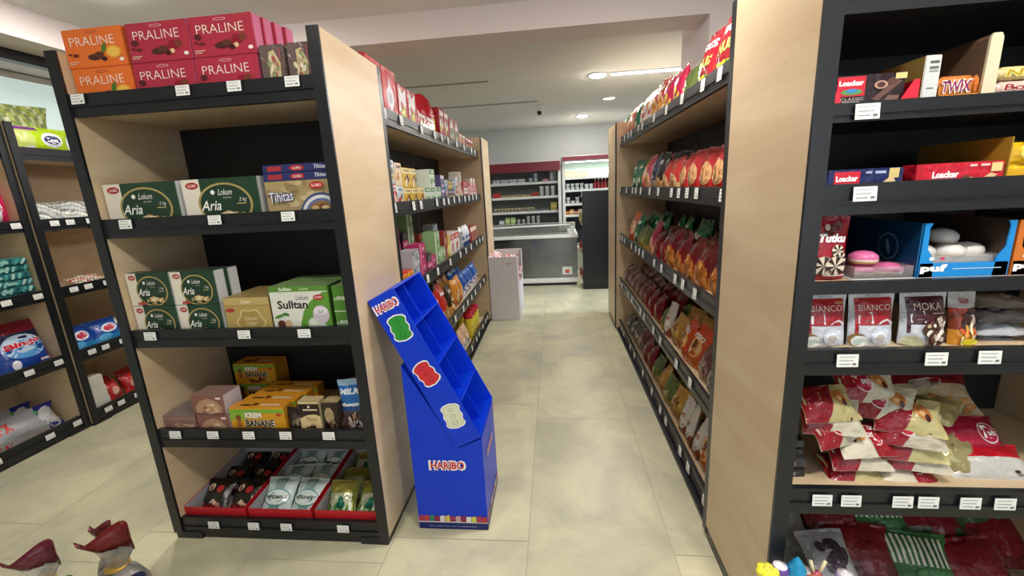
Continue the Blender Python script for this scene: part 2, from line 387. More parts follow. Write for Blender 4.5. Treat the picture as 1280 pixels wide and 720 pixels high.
# ------------------------------------------------------------------ shelving
LIP = [(1.907, 1.828), (1.457, 1.383), (1.006, 0.931), (0.556, 0.470), (0.109, 0.022)]
def tag_mesh(w=.052, h=.034):
    mb = MB(); mb.box(-w/2, w/2, -.0015, 0, -h/2, h/2, '#f1f3f1', 'paper')
    mb.begin(lambda u, v, l: Vector((u, -.0015-l, v)), 'paper')
    for k, (a, b, c) in enumerate(((.30, .10, '#b8b8b8'), (.02, .16, '#a8a8a8'), (-.26, .30, '#989898'))):
        mb.rect(-w*.4, h*a-h*.035, w*(.42-b), h*a+h*.035, c, 1, 1)
    mb.rect(w*.22, -h*.34, w*.4, -h*.18, '#777777', 1, 1)
    return mb.mesh('price_tag')
TAG_W = tag_mesh(); TAG_N = tag_mesh(.046, .048); TAG_BIG = tag_mesh(.052, .034)
BLK = 'black_laminate'
def rack(name, label, origin, rotz, width, depth, lips, tags, tagme, ends=(1, 1), lip_y=.006, deck='maple', back=1.86, panel_h=2.05, seams=(), foot=True, panel_z=.035, back_mat='black_back', group=None, thin=(), rise=.04):
    """local frame: front at y=0 facing -y, x from 0 to width, depth to +y"""
    T = .04
    t = empty(name, origin, (0, 0, rotz)); tag(t, label, 'shelf rack', group)
    for e, x0 in ((ends[0], 0), (ends[1], width-T)):
        if not e: continue
        mb = MB(); mb.box(x0, x0+T, .006, depth, panel_z, panel_h, '#ffffff', 'maple'); pn = mb.obj('side_panel', t)
        mb = MB(); mb.box(x0-.001, x0+T+.001, -.004, .006, panel_z, panel_h+.001, '#ffffff', BLK); mb.obj('edge_band', pn)
    a = T if ends[0] else 0; b = width-T if ends[1] else width
    s0 = -.012 if ends[0] else 0
    mb = MB(); mb.box(a+.001, b-.001, depth-.022, depth-.002, .03, back, '#ffffff', back_mat); bk = mb.obj('back_panel', t)
    if seams:
        mb = MB()
        for x in seams: mb.box(x-.004, x+.004, depth-.028, depth-.022, .1, back, '#ffffff', 'grey_metal')
        mb.obj('upright_strip', bk)
    mb = MB(); mb.box(0.004, width-.004, .012, depth-.004, 0, panel_z-.001, '#ffffff', BLK)
    if foot:
        mb.box(.004, .13, .002, .012, 0, panel_z-.001, '#ffffff', BLK); mb.box(width-.13, width-.004, .002, .012, 0, panel_z-.001, '#ffffff', BLK)
    mb.obj('plinth', t)
    for i, (zt, zb) in enumerate(lips):
        mb = MB(); zs = zt-(rise[i] if isinstance(rise, (list, tuple)) else rise)
        mb.box(a+.001, b-.001, lip_y+.018, depth-.024, max(zb+.004, zs-.03), zs, '#ffffff', deck if i < 3 else 'maple')
        sh = mb.obj('shelf', t)
        mb = MB(); mb.box(a+.001, b-.001, lip_y, lip_y+.018, zb, zt, '#ffffff', BLK)
        if i not in thin: mb.box(a+.001, b-.001, lip_y-.006, lip_y, (zt+zb)/2-.006, (zt+zb)/2-.002, '#ffffff', BLK)
        mb.obj('shelf_lip', sh)
        for (x, z, dz) in tags.get(i, ()):
            o = link('price_tag', tagme, sh, (x, lip_y-.008, z), (math.radians(-4), 0, dz))
    return t

# left gondola: end cap facing the camera
XL0, XL1, YL = -1.778, -0.758, 1.502
ltags = [[-1.695, -1.281, -1.087, -.874], [-1.632, -1.262, -.97], [-1.649, -1.238, -.985], [-1.65, -1.474, -1.31, -1.144, -.954], [-1.574, -1.38, -1.224, -.959]]
ltz = [1.887, 1.436, .984, .536, .08]
rack('shelving_end_cap', 'maple and black end rack with praline boxes on top, left of the aisle', (XL0, YL, 0), 0, XL1-XL0, .483, LIP,
     {i: [(x-XL0, ltz[i], 0) for x in r] for i, r in enumerate(ltags)}, TAG_W)
rg = random.Random(11)
def run_tags(L, seed, per=(9, 11, 10, 9, 9)):
    rg = random.Random(seed); d = {}
    for i, n in enumerate(per):
        xs = []; x = .12
        while x < L-.08:
            xs.append((x, (LIP[i][0]+LIP[i][1])/2+.008+rg.uniform(-.002, .002), 0)); x += rg.choice([.14, .19, .24, .30, .36])
        d[i] = xs
    return d
YLB, YLF = 1.988, 4.80
# run behind it, facing the aisle (local x runs along +Y)
rack('shelving_run', 'long black-backed shelf rack with boxes and pouches, left side of the aisle', (-.764, YLB, 0), PI/2, YLF-YLB, .500, LIP, run_tags(YLF-YLB, 5), TAG_N, lip_y=.036, seams=(.93, 1.87), panel_z=.02, foot=False)
rack('shelving_end_cap', 'maple end rack closing the far end of the left shelf run, beside the white carton', (XL1, YLF+.478, 0), PI, 1.02, .476, LIP, {}, TAG_W)
# right gondola
XR, YR = .603, 1.114
RLIP = [(1.905, 1.828), (1.645, 1.602), (1.462, 1.388), (1.221, 1.189), (1.040, .968), (.622, .539), (.109, .022)]
rack('shelving_end_cap', 'maple and black end rack at the right edge with wafers, cookies and croissants', (XR, YR, 0), 0, 1.02, .488, RLIP,
     {1: [(.717-XR, 1.622, 0)], 2: [(.735-XR, 1.437, .0)], 4: [(.746-XR, 1.013, 0), (.956-XR, 1.015, 0), (1.078-XR, 1.018, 0), (1.25-XR, 1.015, 0)],
      5: [(x-XR, .591, 0) for x in (.729, .805, .938, 1.003, 1.108, 1.193, 1.32)], 6: [(.2, .07, 0), (.4, .07, 0)]}, TAG_BIG, panel_z=.06, deck='black_laminate', thin=(3,), rise=[.04, .006, .03, .002, .006, .004, .03])  # upper boards coloured black to stand in for their dim undersides
YRB, YRF = 1.604, 4.40
rack('shelving_run', 'long black-backed shelf rack full of snack bags, right side of the aisle', (.608, YRF, 0), -PI/2, YRF-YRB, .500, LIP, run_tags(YRF-YRB, 9), TAG_N, lip_y=.037, seams=(.93, 1.87), panel_z=.02, foot=False)
rack('shelving_end_cap', 'maple end rack closing the far end of the right shelf run, beside the black rack', (XR+1.02, YRF+.502, 0), PI, 1.02, .5, LIP, {}, TAG_W, panel_z=.05)
# wall shelving on the left
XF = -3.30
wl = {i: [(x, (LIP[i][0]+LIP[i][1])/2+.006, 0) for x in (.28, .52, .80, .965)] for i in range(5)}
rack('wall_shelving', 'wall rack at the left edge holding detergent and long packs', (XF-.022, 1.40, 0), PI/2, 1.04, .47, LIP, wl, TAG_W, back_mat='maple', panel_z=.02)
wl2 = {i: [(x, (LIP[i][0]+LIP[i][1])/2+.006, 0) for x in (.115, .21, .34, .55, .75)] for i in range(1, 5)}
rack('wall_shelving', 'wall rack with toilet paper on top, between detergent rack and praline end rack', (XF, 2.444, 0), PI/2, 1.04, .47, LIP, wl2, TAG_W, back_mat='maple', panel_z=.02)

# ------------------------------------------------------------------ promotional display
def display():
    t = empty('candy_display', (-.495, 1.60, 0)); tag(t, 'empty royal blue cardboard HARIBO display stand leaning on the left rack', 'display stand')
    B = 'blue_board'; x0 = -.158; x1 = .160; D = .34
    mb = MB(); mb.prism([(x0, 0), (x1, 0), (x1, .462), (.055, .417), (x0, .80)], 0.004, D, '#ffffff', B)
    P = lambda u, v, l: Vector((u, .004-l, v))
    mb.begin(P, 'carton')
    mb.rect(x0, 0, x1, .035, '#0a1f66', 1, 1)
    mb.rect(x0, .035, x1, .040, '#dfe0e8', 1, 1)
    cs = ['#b02a3a', '#c0392f', '#2d7a56', '#8c1f36', '#e4d9d2', '#d8c34a', '#a32a55', '#c9a79e', '#8f2140', '#e8e2d0', '#cfc94e', '#a8324a', '#b83a34']
    for k, c in enumerate(cs): mb.poly([(x0+.002+k*.0243, .041), (x0+.024+k*.0243, .041), (x0+.026+k*.0243-.002, .071+(k % 3)*.003), (x0+.003+k*.0243, .069)], c)
    mb.text('HALAL GUMMI CANDY  FRUIT FLAVOURED SWEETS', 0, .0185, .006, '#b8c0dd', w=.22)
    mb.text('HARIBO', .0, .332, .052, '#f4f4f4', w=.168, bold=.085); mb.text('HARIBO', .0, .332, .037, '#c51a2c', w=.150, bold=.03)
    # right side of the stand
    mb.begin(lambda u, v, l: Vector((x1+l, .004+u, v)), 'carton')
    mb.rect(0, 0, .33, .035, '#0a1f66', 1, 1)
    for k, c in enumerate(cs): mb.poly([(.004+k*.025, .041), (.026+k*.025, .041), (.026+k*.025, .071), (.005+k*.025, .069)], c)
    mb.text('HARIBO', .165, .332, .036, '#f4f4f4', w=.16, bold=.11); mb.text('HARIBO', .165, .332, .030, '#c51a2c', w=.146, bold=.04)
    mb.obj('stand', t)
    # slanted tray: local frame along the lean
    TL = Vector((-.262, 1.078)); TR = Vector((-.150, 1.133)); LR = Vector((.160, .475)); LB = Vector((.053, .417))
    ax = (LR-TR).normalized(); L = (LR-TR).length; ay = Vector((-ax.y, ax.x)); W = .123
    if ay.dot(TL-TR) > 0: ay = -ay
    # p(s,d): s along from top, d depth below the open face
    def pt(s, d, y): q = TR+ax*s-ay*d; return Vector((q.x, y, q.y))
    def slab(mb, s0, s1, d0, d1, y0, y1):
        vs = [pt(s, d, y) for y in (y0, y1) for s, d in ((s0, d0), (s1, d0), (s1, d1), (s0, d1))]
        mb.add(vs, [(3, 2, 1, 0), (4, 5, 6, 7), (0, 1, 5, 4), (1, 2, 6, 5), (2, 3, 7, 6), (3, 0, 4, 7)], '#ffffff', B)
    mb = MB()
    e = .006
    slab(mb, 0, L, 0, W, -.006, 0.0)
    slab(mb, 0, L, 0, W, D+.001, D+.007)
    slab(mb, 0, L, W-e, W, 0.0, D+.001)
    slab(mb, 0, e, 0, W-e, 0.0, D+.001); slab(mb, L-e, L, 0, W-e, 0.0, D+.001)
    def PT(u, v, l):   # u along the lean, v from the open face down
        q = pt(u, v, -.006-l); return q
    mb.begin(PT, 'carton')
    tr = mb.obj('tray', t)
    for s in (.24, .50, .76):
        mb = MB(); slab(mb, L*s-.003, L*s+.003, .003, W-e, 0.0005, D+.0005); mb.obj('divider', tr)
    mb = MB(); slab(mb, e, L-e, .035, W-e, D*.53, D*.53+.006); mb.obj('divider', tr)
    # stickers on the tray's side
    def sticker(s, d, col, dark, name, ang):
        mb = MB(); mb.begin(PT, 'carton')
        c, sn = math.cos(ang), math.sin(ang)
        def q(a, b): return (s+a*c-b*sn, d+a*sn+b*c)
        def outline(g):
            n = 22; right = []; H = .050
            for k in range(n+1):
                a = -1+2*k/n; hw = (.0325+.0030*math.cos(3*PI*a))*max(0, 1-abs(a)**7)**.5
                right.append((a*(H+g), hw+(g if abs(a) < .99 else g*.6)))
            return [q(x, y) for x, y in right]+[q(x, -y) for x, y in right[::-1]]
        for g, cc in ((.0085, '#f2f4f6'), (.0032, dark), (.0010, col)): mb.poly(outline(g), cc)
        for a, b, r1, r2 in ((-.030, 0, .010, .011), (0, 0, .010, .012), (.030, 0, .011, .013)):
            u, v = q(a, b); mb.ell(u, v, r1, r2, dark, 12, ang, 1); mb.ell(u, v, r1*.75, r2*.75, col, 12, ang, 1)
        mb.obj('bear_sticker', tr)['label'] = name
    sticker(.155, .060, '#2f9a3c', '#1d6f2c', 'green gummy bear sticker', .12)
    sticker(.375, .064, '#d4303c', '#a81e2c', 'red gummy bear sticker', .0-.22)
    sticker(.590, .060, '#dde0c4', '#a8ad8c', 'pale white gummy bear sticker', .16)
    mb = MB(); 
    mb.begin(lambda u, v, l: PT(.050+(-v)*1.0, .062+(-u)*1.0, l), 'carton')
    mb.text('HARIBO', 0, 0, .044, '#f4f4f4', w=.116, bold=.085); mb.text('HARIBO', 0, 0, .031, '#c51a2c', w=.102, bold=.03)
    mb.obj('lettering', tr)
display()

# ------------------------------------------------------------------ back of the shop
def cooler(name, label, x0, x1, y0, y1, top, band, shelves, lit):
    t = empty(name, ((x0+x1)/2, y0, 0)); tag(t, label, 'refrigerator'); c = (x0+x1)/2
    mb = MB(); mb.box(x0-c, x0-c+.05, 0, y1-y0, 0, top, '#e4e6e4', 'white_metal'); mb.box(x1-c-.05, x1-c, 0, y1-y0, 0, top, '#e4e6e4', 'white_metal'); mb.box(x0-c+.05, x1-c-.05, y1-y0-.05, y1-y0, 0.0, top, '#fff', 'white_metal') if False else None
    mb.obj('side_panel', t)
    mb = MB(); mb.box(x0-c+.05, x1-c-.05, .62, .66, .12, top-.05, '#ffffff', 'cooler_dark' if lit else 'cooler_inside'); mb.obj('back_panel', t)
    mb = MB(); mb.box(x0-c+.05, x1-c-.05, .0, .66, 0, .42, '#ffffff', 'white_metal'); mb.obj('base', t)
    mb = MB(); mb.box(x0-c, x1-c, -.012, .66, top-.03, top, '#ffffff', 'white_metal'); mb.obj('roof', t)
    mb = MB(); mb.box(x0-c+.01, x1-c-.01, -.03, -.0125, band, top-.01, '#ffffff', 'dark_red'); mb.obj('header_board', t)['label'] = 'dark red header board'
    if lit:
        mb = MB(); mb.box(x0-c+.06, x1-c-.06, .10, .14, band-.03, band-.01, '#ffffff', 'cooler_tube'); mb.obj('tube_light', t)
        area_light('cooler_glow', (c, y0+.12, band-.04), (0, 0, 0), x1-x0-.2, .08, 7, (0.9, 1.0, .93))
        mb = MB(); mb.box(x0-c+.06, x1-c-.06, .60, .618, 1.64, band-.02, '#dfeee2', 'plastic'); mb.obj('pale_liner', t)  # plain pale plastic board behind the top shelf only
    for z in shelves:
        mb = MB(); mb.box(x0-c+.052, x1-c-.052, .16, .615, z-.012, z, '#ffffff', 'cooler_inside'); sh = mb.obj('shelf', t)
        mb = MB(); mb.box(x0-c+.052, x1-c-.052, .148, .16, z-.036, z+.006, '#ffffff', 'white_metal'); mb.obj('price_rail', sh)
    return t
YC = 7.66
cooler('display_cooler', 'wide open display cooler with dark red header, grey inside, behind the freezer', -1.85, .135, YC, 8.5, 1.93, 1.762, [1.585, 1.335, 1.077, .84], False)
cooler('display_cooler', 'lit open display cooler with dark red header, behind the black rack', .155, 1.75, YC, 8.5, 1.985, 1.905, [1.632, 1.418, 1.18, .982], True)
# ------------------------------------------------------------------ packaging
def put(me, name, label, cat, loc, rz=0.0, group=None, rx=0.0, ry=0.0):
    o = link(name, me, None, loc, (rx, ry, rz)); return tag(o, label, cat, group)
def FR(w, h): return lambda u, v, l: Vector((max(-.498, min(.498, u))*w, -l, max(.004, min(.996, v))*h))
def carton(w, h, d, col, cols=None, bev=.0015, mat='carton'):
    mb = MB(); mb.box(-w/2, w/2, 0, d, 0, h, col, mat, bev, cols)
    mb.begin(FR(w, h), mat)    # u -.5...5, v 0..1
    return mb
def face(mb, w, h, d, side):
    if side == 'top': mb.begin(lambda u, v, l: Vector((u*w, v*d, h+l)), mb.pm)
    if side == 'right': mb.begin(lambda u, v, l: Vector((w/2+l, (u+.5)*d, v*h)), mb.pm)
    if side == 'left': mb.begin(lambda u, v, l: Vector((-w/2-l, (.5-u)*d, v*h)), mb.pm)
def T(mb, w, h, t, cu, cv, hh, ww, col, bold=0, shear=0, rot=0):
    """text in face units: cu,cv centre, hh height/h, ww width/w"""
    vs, fs, asp = glyphs(t, bold, shear, 1.0); c, s = math.cos(rot), math.sin(rot)
    pts = []
    for x, y in vs:
        X = x/asp*ww*w; Y = y*hh*h; pts.append((cu+(X*c-Y*s)/w, cv+(X*s+Y*c)/h))
    mb._p(pts, fs, col)

def praline(kind):
    w, h, d = .238, .128, .046; bg = '#ea7430' if kind == 'o' else '#b02f45'
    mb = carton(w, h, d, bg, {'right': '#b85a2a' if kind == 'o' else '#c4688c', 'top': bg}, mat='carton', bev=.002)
    mb.ell(0, .90, .10, .035, '#8a3a30' if kind == 'o' else '#e8b8c0', 16); mb.ell(0, .90, .085, .022, bg, 16)
    T(mb, w, h, 'PRALINE', -.02, .68, .22, .74, '#f6e6dc', bold=-.012)
    if kind == 'o':
        mb.ell(.30, .36, .13, .16, '#f0a838', 16); mb.ell(.30, .36, .10, .12, '#f6c25a', 14); mb.poly([(.10, .34), (.19, .40), (.20, .62), (.12, .52)], '#4f7a30')
    else:
        mb.ell(.22, .38, .09, .13, '#8f1230', 16); mb.ell(.31, .42, .06, .10, '#7a3a2a', 12); mb.ell(.20, .24, .04, .06, '#e8c89a', 10); mb.ell(-.38, .50, .06, .08, '#5a2226', 12)
    mb.ell(-.02, .26, .12, .08, '#4a2320', 14); mb.ell(.06, .31, .08, .08, '#5e3026', 12); mb.ell(.13, .20, .05, .06, '#3a1a18', 10)
    mb.ell(-.33, .33, .05, .04, '#6a2420', 10); mb.ell(-.42, .36, .03, .03, '#6a2420', 8)
    mb.rect(-.46, .15, -.30, .17, '#f0d0c0', 1, 1); mb.rect(-.46, .10, -.34, .12, '#f0d0c0', 1, 1); mb.ell(.42, .15, .04, .05, '#f6e6dc', 10)
    return mb.mesh('praline_box')
def wrapped(seed):
    w, h, d = .088, .150, .045; mb = carton(w, h, d, '#6d5e5a', {'front': '#6b5a56'}, mat='film', bev=.003)
    mb.begin(FR(w, h), 'film')
    mb.poly([(-.2, .25), (.28, .25), (.33, .60), (.10, .88), (-.12, .84), (-.10, .5)], '#cbb98a')
    mb.blobs(.02, .5, .2, .28, ['#d9cfae', '#b8a47a', '#a85a50', '#8e9a6a', '#e6dcc4'], 16, .32, seed)
    mb.rect(.32, .65, .40, .9, '#a05a60', 1, 1); return mb.mesh('nougat_pack')
def aria(w, h, d):
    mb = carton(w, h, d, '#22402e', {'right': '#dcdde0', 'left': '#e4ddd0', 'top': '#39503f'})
    mb.rect(-.5, 0, -.26, 1, '#e4ddcf', 1, 1)
    mb.ell(.04, .44, .36, .46, '#b09a5e', 32); mb.ell(.04, .44, .33, .42, '#1d3a2a', 32)
    mb.ell(-.36, .86, .085, .075, '#a8231f', 16); T(mb, w, h, 'LUKI', -.36, .86, .06, .10, '#f2dcd8', .03)
    T(mb, w, h, 'Aria', -.155, .42, .22, .27, '#f4f4ee', .01, .35); T(mb, w, h, 'Lokum', .06, .70, .13, .19, '#f0f0e6', 0, .4)
    mb.ell(-.10, .70, .028, .05, '#f4f4ee', 10); T(mb, w, h, 'the best', .08, .58, .035, .11, '#d6d6c8')
    T(mb, w, h, '2 kg', .28, .52, .10, .10, '#e6e6d8', 0, .3); mb.rect(.20, .43, .32, .45, '#c6b070', 1, 1)
    mb.blobs(.13, .17, .17, .10, ['#e2cc9c', '#cfae7a', '#f0e2bc', '#b89260'], 22, .30, 4)
    mb.poly([(-.32, .05), (-.14, .05), (-.12, .12), (-.30, .12)], '#b23a2c')
    mb.ell(-.06, .17, .03, .05, '#a8a468', 10)
    return mb.mesh('turkish_delight_box')
def tahti(w, h, d):
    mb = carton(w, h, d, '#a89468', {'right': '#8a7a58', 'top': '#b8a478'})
    mb.blobs(-.1, .7, .4, .3, ['#b7a276', '#93805a', '#c4b088'], 20, .25, 2)
    mb.ell(.36, .10, .35, .58, '#3c4a78', 28); mb.ell(.36, .10, .32, .52, '#d8d8dc', 28); mb.ell(.36, .10, .27, .44, '#5a6a98', 28); mb.ell(.36, .08, .24, .40, '#8a6a44', 24)
    mb.blobs(.34, .16, .17, .22, ['#b08a5a', '#c8a070', '#6f4a2a', '#d8bc8c'], 22, .28, 5)
    T(mb, w, h, 'Tihitas', -.24, .62, .26, .38, '#3a4470', .06, .15, .08); T(mb, w, h, 'Tihitas', -.24, .62, .25, .37, '#e8e6f0', .005, .15, .08)
    mb.ell(.33, .86, .11, .09, '#b02428', 16); T(mb, w, h, 'LUKI', .33, .86, .07, .14, '#f4dcd8', .03); mb.rect(-.42, .07, -.22, .18, '#8c3226', 1, 1)
    return mb.mesh('candy_box')
def blueflat(w, h, d):
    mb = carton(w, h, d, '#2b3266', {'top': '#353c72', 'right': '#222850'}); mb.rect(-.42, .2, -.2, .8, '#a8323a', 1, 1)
    mb.ell(.04, .5, .12, .38, '#a62a30', 14); T(mb, w, h, 'LUKI', .04, .5, .3, .13, '#f0d8d8', .03); T(mb, w, h, 'Tihitas', .40, .55, .5, .18, '#d8d8ea', .02, .2)
    return mb.mesh('flat_candy_box')
def goldbox(w, h, d):
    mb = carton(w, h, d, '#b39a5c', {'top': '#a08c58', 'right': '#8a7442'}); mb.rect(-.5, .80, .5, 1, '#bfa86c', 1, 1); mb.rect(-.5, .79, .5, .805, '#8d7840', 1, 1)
    T(mb, w, h, 'Lokum', .0, .90, .09, .2, '#f2ead0', .01); mb.ell(-.37, .68, .10, .055, '#a8322c', 14)
    for r, c in ((1, '#d8c68c'), (.90, '#a98f52')): mb.poly([(.05+.30*r*math.cos(a)*(1+.10*math.cos(6*a)), .36+.34*r*math.sin(a)*(1+.10*math.cos(6*a))) for a in [i*PI/24 for i in range(48)]], c)
    T(mb, w, h, 'Osmanli', .05, .46, .09, .26, '#ece0b4', .0, .3); T(mb, w, h, 'Lokum', .05, .34, .09, .22, '#ece0b4', .0, .3); T(mb, w, h, 'LUX', .05, .24, .05, .12, '#ece0b4')
    mb.blobs(.05, .06, .40, .05, ['#d4b678', '#c49c54', '#8f7038'], 20, .22, 8); return mb.mesh('turkish_delight_box')
def sultan(w, h, d):
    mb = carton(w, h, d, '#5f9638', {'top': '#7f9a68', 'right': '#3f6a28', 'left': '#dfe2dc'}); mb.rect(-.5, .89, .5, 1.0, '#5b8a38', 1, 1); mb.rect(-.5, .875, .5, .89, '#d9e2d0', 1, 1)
    T(mb, w, h, 'Sulltan', -.22, .945, .07, .22, '#eef4e4', .02, .1); T(mb, w, h, 'Lokum', .10, .945, .06, .16, '#dfeacc', 0, .3)
    mb.poly([(-.5, 0), (-.05, 0), (-.03, .25), (.05, .50), (.17, .68), (.32, .80), (.42, .875), (-.5, .875)], '#dcded6')
    T(mb, w, h, 'Sulltan', -.13, .63, .17, .52, '#22261e', .03); T(mb, w, h, 'Lokum', .05, .77, .10, .22, '#3a3a30', .0, .4)
    mb.ell(.33, .77, .09, .055, '#b02a24', 14); T(mb, w, h, 'LUKI', .33, .77, .04, .12, '#f2dcd4', .03)
    for cx, cy in ((.22, .22), (.32, .10)): mb.ell(cx, cy, .13, .15, '#b9c4b0', 18); mb.ell(cx, cy+.04, .11, .08, '#d6dccc', 16)
    mb.ell(.34, .42, .14, .19, '#c9bec8', 20); mb.ell(.34, .50, .12, .08, '#e2dce2', 16); T(mb, w, h, 'Sult', .34, .48, .07, .10, '#3a3a50', .0, .3)
    mb.ell(-.36, .24, .07, .08, '#5c2a1c', 12); mb.ell(-.24, .25, .06, .07, '#c8a884', 12); mb.ell(-.38, .40, .09, .03, '#4f8a34', 12, .4); mb.ell(-.26, .44, .06, .03, '#3f7a2c', 12, -.3)
    return mb.mesh('turkish_delight_box')
def rosebox(w, h, d):
    mb = carton(w, h, d, '#8a5c54', {'right': '#c9bfc6', 'top': '#9a7a74', 'left': '#7a5048'}); mb.rect(-.5, 0, .5, .12, '#754a44', 1, 1)
    mb.poly([(-.38, .12), (.38, .12), (.40, .42), (.26, .70), (.0, .86), (-.26, .70), (-.40, .42)], '#b88f72')
    mb.blobs(0, .36, .30, .22, ['#d8b48c', '#c49a78', '#8e5a48', '#e2c8a4'], 18, .25, 3); T(mb, w, h, 'Lokum', .05, .14, .1, .2, '#e8d8cc', 0, .3); mb.ell(.36, .88, .09, .06, '#ead8d0', 12)
    return mb.mesh('turkish_delight_box')
def krem(w, h, d):
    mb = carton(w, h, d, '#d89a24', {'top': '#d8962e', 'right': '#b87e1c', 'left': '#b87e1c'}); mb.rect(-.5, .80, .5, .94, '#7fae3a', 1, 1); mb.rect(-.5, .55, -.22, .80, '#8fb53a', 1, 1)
    mb.blobs(.1, .1, .4, .12, ['#5a2a18', '#8a4a20', '#e8b040'], 12, .35, 3)
    T(mb, w, h, 'KREM', -.06, .74, .20, .30, '#f8f6ea', .05); T(mb, w, h, 'BANANE', .04, .45, .26, .54, '#f0e8d0', .10); T(mb, w, h, 'BANANE', .04, .45, .25, .52, '#2c2014', .04)
    mb.ell(-.34, .66, .045, .10, '#8a4a28', 12); mb.ell(-.34, .40, .04, .14, '#a85a2a', 12); mb.ell(.40, .76, .05, .05, '#c83a2a', 10)
    face(mb, w, h, d, 'top'); mb.ell(-.25, .4, .12, .12, '#4a2212', 12); mb.ell(-.08, .5, .05, .2, '#5a2a18', 10); T(mb, w, d, 'KREM BANANE', .2, .4, .3, .35, '#f0e4c8', .03)
    return mb.mesh('banana_cream_box')
def coffee(w, h, d):
    mb = carton(w, h, d, '#2a1712', {'top': '#cdb98c', 'right': '#c9b690', 'left': '#1e120e'}); mb.rect(-.5, .92, .5, 1, '#cfc08c', 1, 1)
    mb.poly([(-.5, 0), (.5, 0), (.5, .56), (.25, .62), (-.1, .60), (-.5, .50)], '#dcc492'); T(mb, w, h, 'Mocca', .05, .48, .12, .5, '#6e4a28', 0, .3); mb.rect(-.3, .73, .4, .77, '#e6d8bc', 1, 1); mb.ell(.0, .84, .06, .04, '#e6d8bc', 8)
    mb.ell(0, .14, .36, .09, '#2a1a16', 14); mb.blobs(0, .22, .2, .07, ['#2e1c16', '#4a2c20'], 7, .5, 1); return mb.mesh('chocolate_box')

# --- film bags: pillow packs and pouches on a fine grid
def film_bag(w, h, t, colfn, kind='pillow', seed=0, nu=16, nv=20, mat='film', neck=0.0, wr=1.0):
    rg = random.Random(seed); ph = [rg.uniform(0, 6.28) for _ in range(6)]
    cr = .06
    def surf(u, v, side, lift=0.0):     # u in -1..1, v in 0..1
        if kind == 'pillow':
            q = max(0.0, min(1.0, (v-cr)/(1-2*cr))); e = math.sin(PI*q)**.55 if 0 < q < 1 else 0
            ww = 1-.10*math.sin(PI*q)
        else:
            q = max(0.0, min(1.0, v/(1-cr))); e = (1-q**2.6)*(.62+.38*min(1, q*5)) if q < 1 else 0
            ww = 1-.05*math.sin(PI*q)-neck*max(0, (q-.6)/.4)
        th = t/2*e*max(0.0, 1-abs(u)**2.4)**.6
        edge = (1-min(1, e*1.2))
        fold = wr*(.010*w*math.sin(9*u+ph[0])*(.3+edge)+.008*w*math.sin(15*u+5*v+ph[1])*(.4+edge)+.010*w*math.sin(4*u+7*v+ph[2]))*(1 if 0.001 < v < .999 else .6)
        fold *= (1-abs(u)**4)
        c1 = noise.noise(Vector((u*1.9+ph[0]*3, v*2.6*h/w+ph[1], side*4.0+ph[2]))); c2 = noise.noise(Vector((u*4.2+ph[3]*2, v*5.5*h/w+ph[4], side*3.0)))
        fold += wr*w*(.085*(abs(c1)-.22)+.040*(abs(c2)-.2))*(1-abs(u)**5)*min(1, v*5+.1)*(1-.5*(v > .97))
        x = u*w/2*ww+.010*w*math.sin(6*v+ph[3])*wr*min(1, v*4)
        z = v*h+.012*h*math.sin(2.4*u+ph[4])*v*wr
        y = side*th+fold*.7-(lift if side < 0 else -lift)
        return Vector((x, y+t/2, z))
    mb = MB(); vs = []; fs = []; cs = []
    for side in (-1, 1):
        b = len(vs)
        for j in range(nv+1):
            for i in range(nu+1): vs.append(surf(-1+2*i/nu, j/nv, side))
        for j in range(nv):
            for i in range(nu):
                a = b+j*(nu+1)+i; q = (a, a+1, a+nu+2, a+nu+1); fs.append(q if side < 0 else q[::-1])
                c = colfn(-1+2*(i+.5)/nu, (j+.5)/nv, side); cs.append(lin(c) if isinstance(c, str) else c)
    n = (nu+1)*(nv+1)
    if kind != 'pillow':        # close the bottom
        for i in range(nu): fs.append((i, i+n, i+n+1, i+1)); cs.append(cs[i])
    mb.add(vs, fs, cs, mat, True)
    def on_grid(u, v, l):      # a point on the front face of the bag as meshed
        a = (max(-.985, min(.985, 2*u))+1)/2*nu; b = max(0.0, min(.9999, v))*nv; i = min(nu-1, int(a)); j = min(nv-1, int(b)); fa, fb = a-i, b-j
        p00, p10, p01, p11 = (vs[j*(nu+1)+i], vs[j*(nu+1)+i+1], vs[(j+1)*(nu+1)+i], vs[(j+1)*(nu+1)+i+1])
        p = (p00*(1-fa)+p10*fa)*(1-fb)+(p01*(1-fa)+p11*fa)*fb
        nrm = (p10-p00).cross(p01-p00).normalized()
        return p+nrm*(l+.0009)
    mb.begin(on_grid, mat)  # u -.5..5
    return mb
def strip(mb, f0, f1, col, v0=.01, v1=.99, nu=6, nv=14):
    pts = []; fs = []
    for j in range(nv+1):
        v = v0+(v1-v0)*j/nv
        for i in range(nu+1): pts.append((f0(v)+(f1(v)-f0(v))*i/nu, v))
    for j in range(nv):
        for i in range(nu): a = j*(nu+1)+i; fs.append((a, a+1, a+nu+2, a+nu+1))
    mb._p(pts, fs, col)
def band(*stops):    # colour by height: (v_top, colour) ascending
    def fn(u, v, side):
        for vt, c in stops:
            if v <= vt: return c
        return stops[-1][1]
    return fn
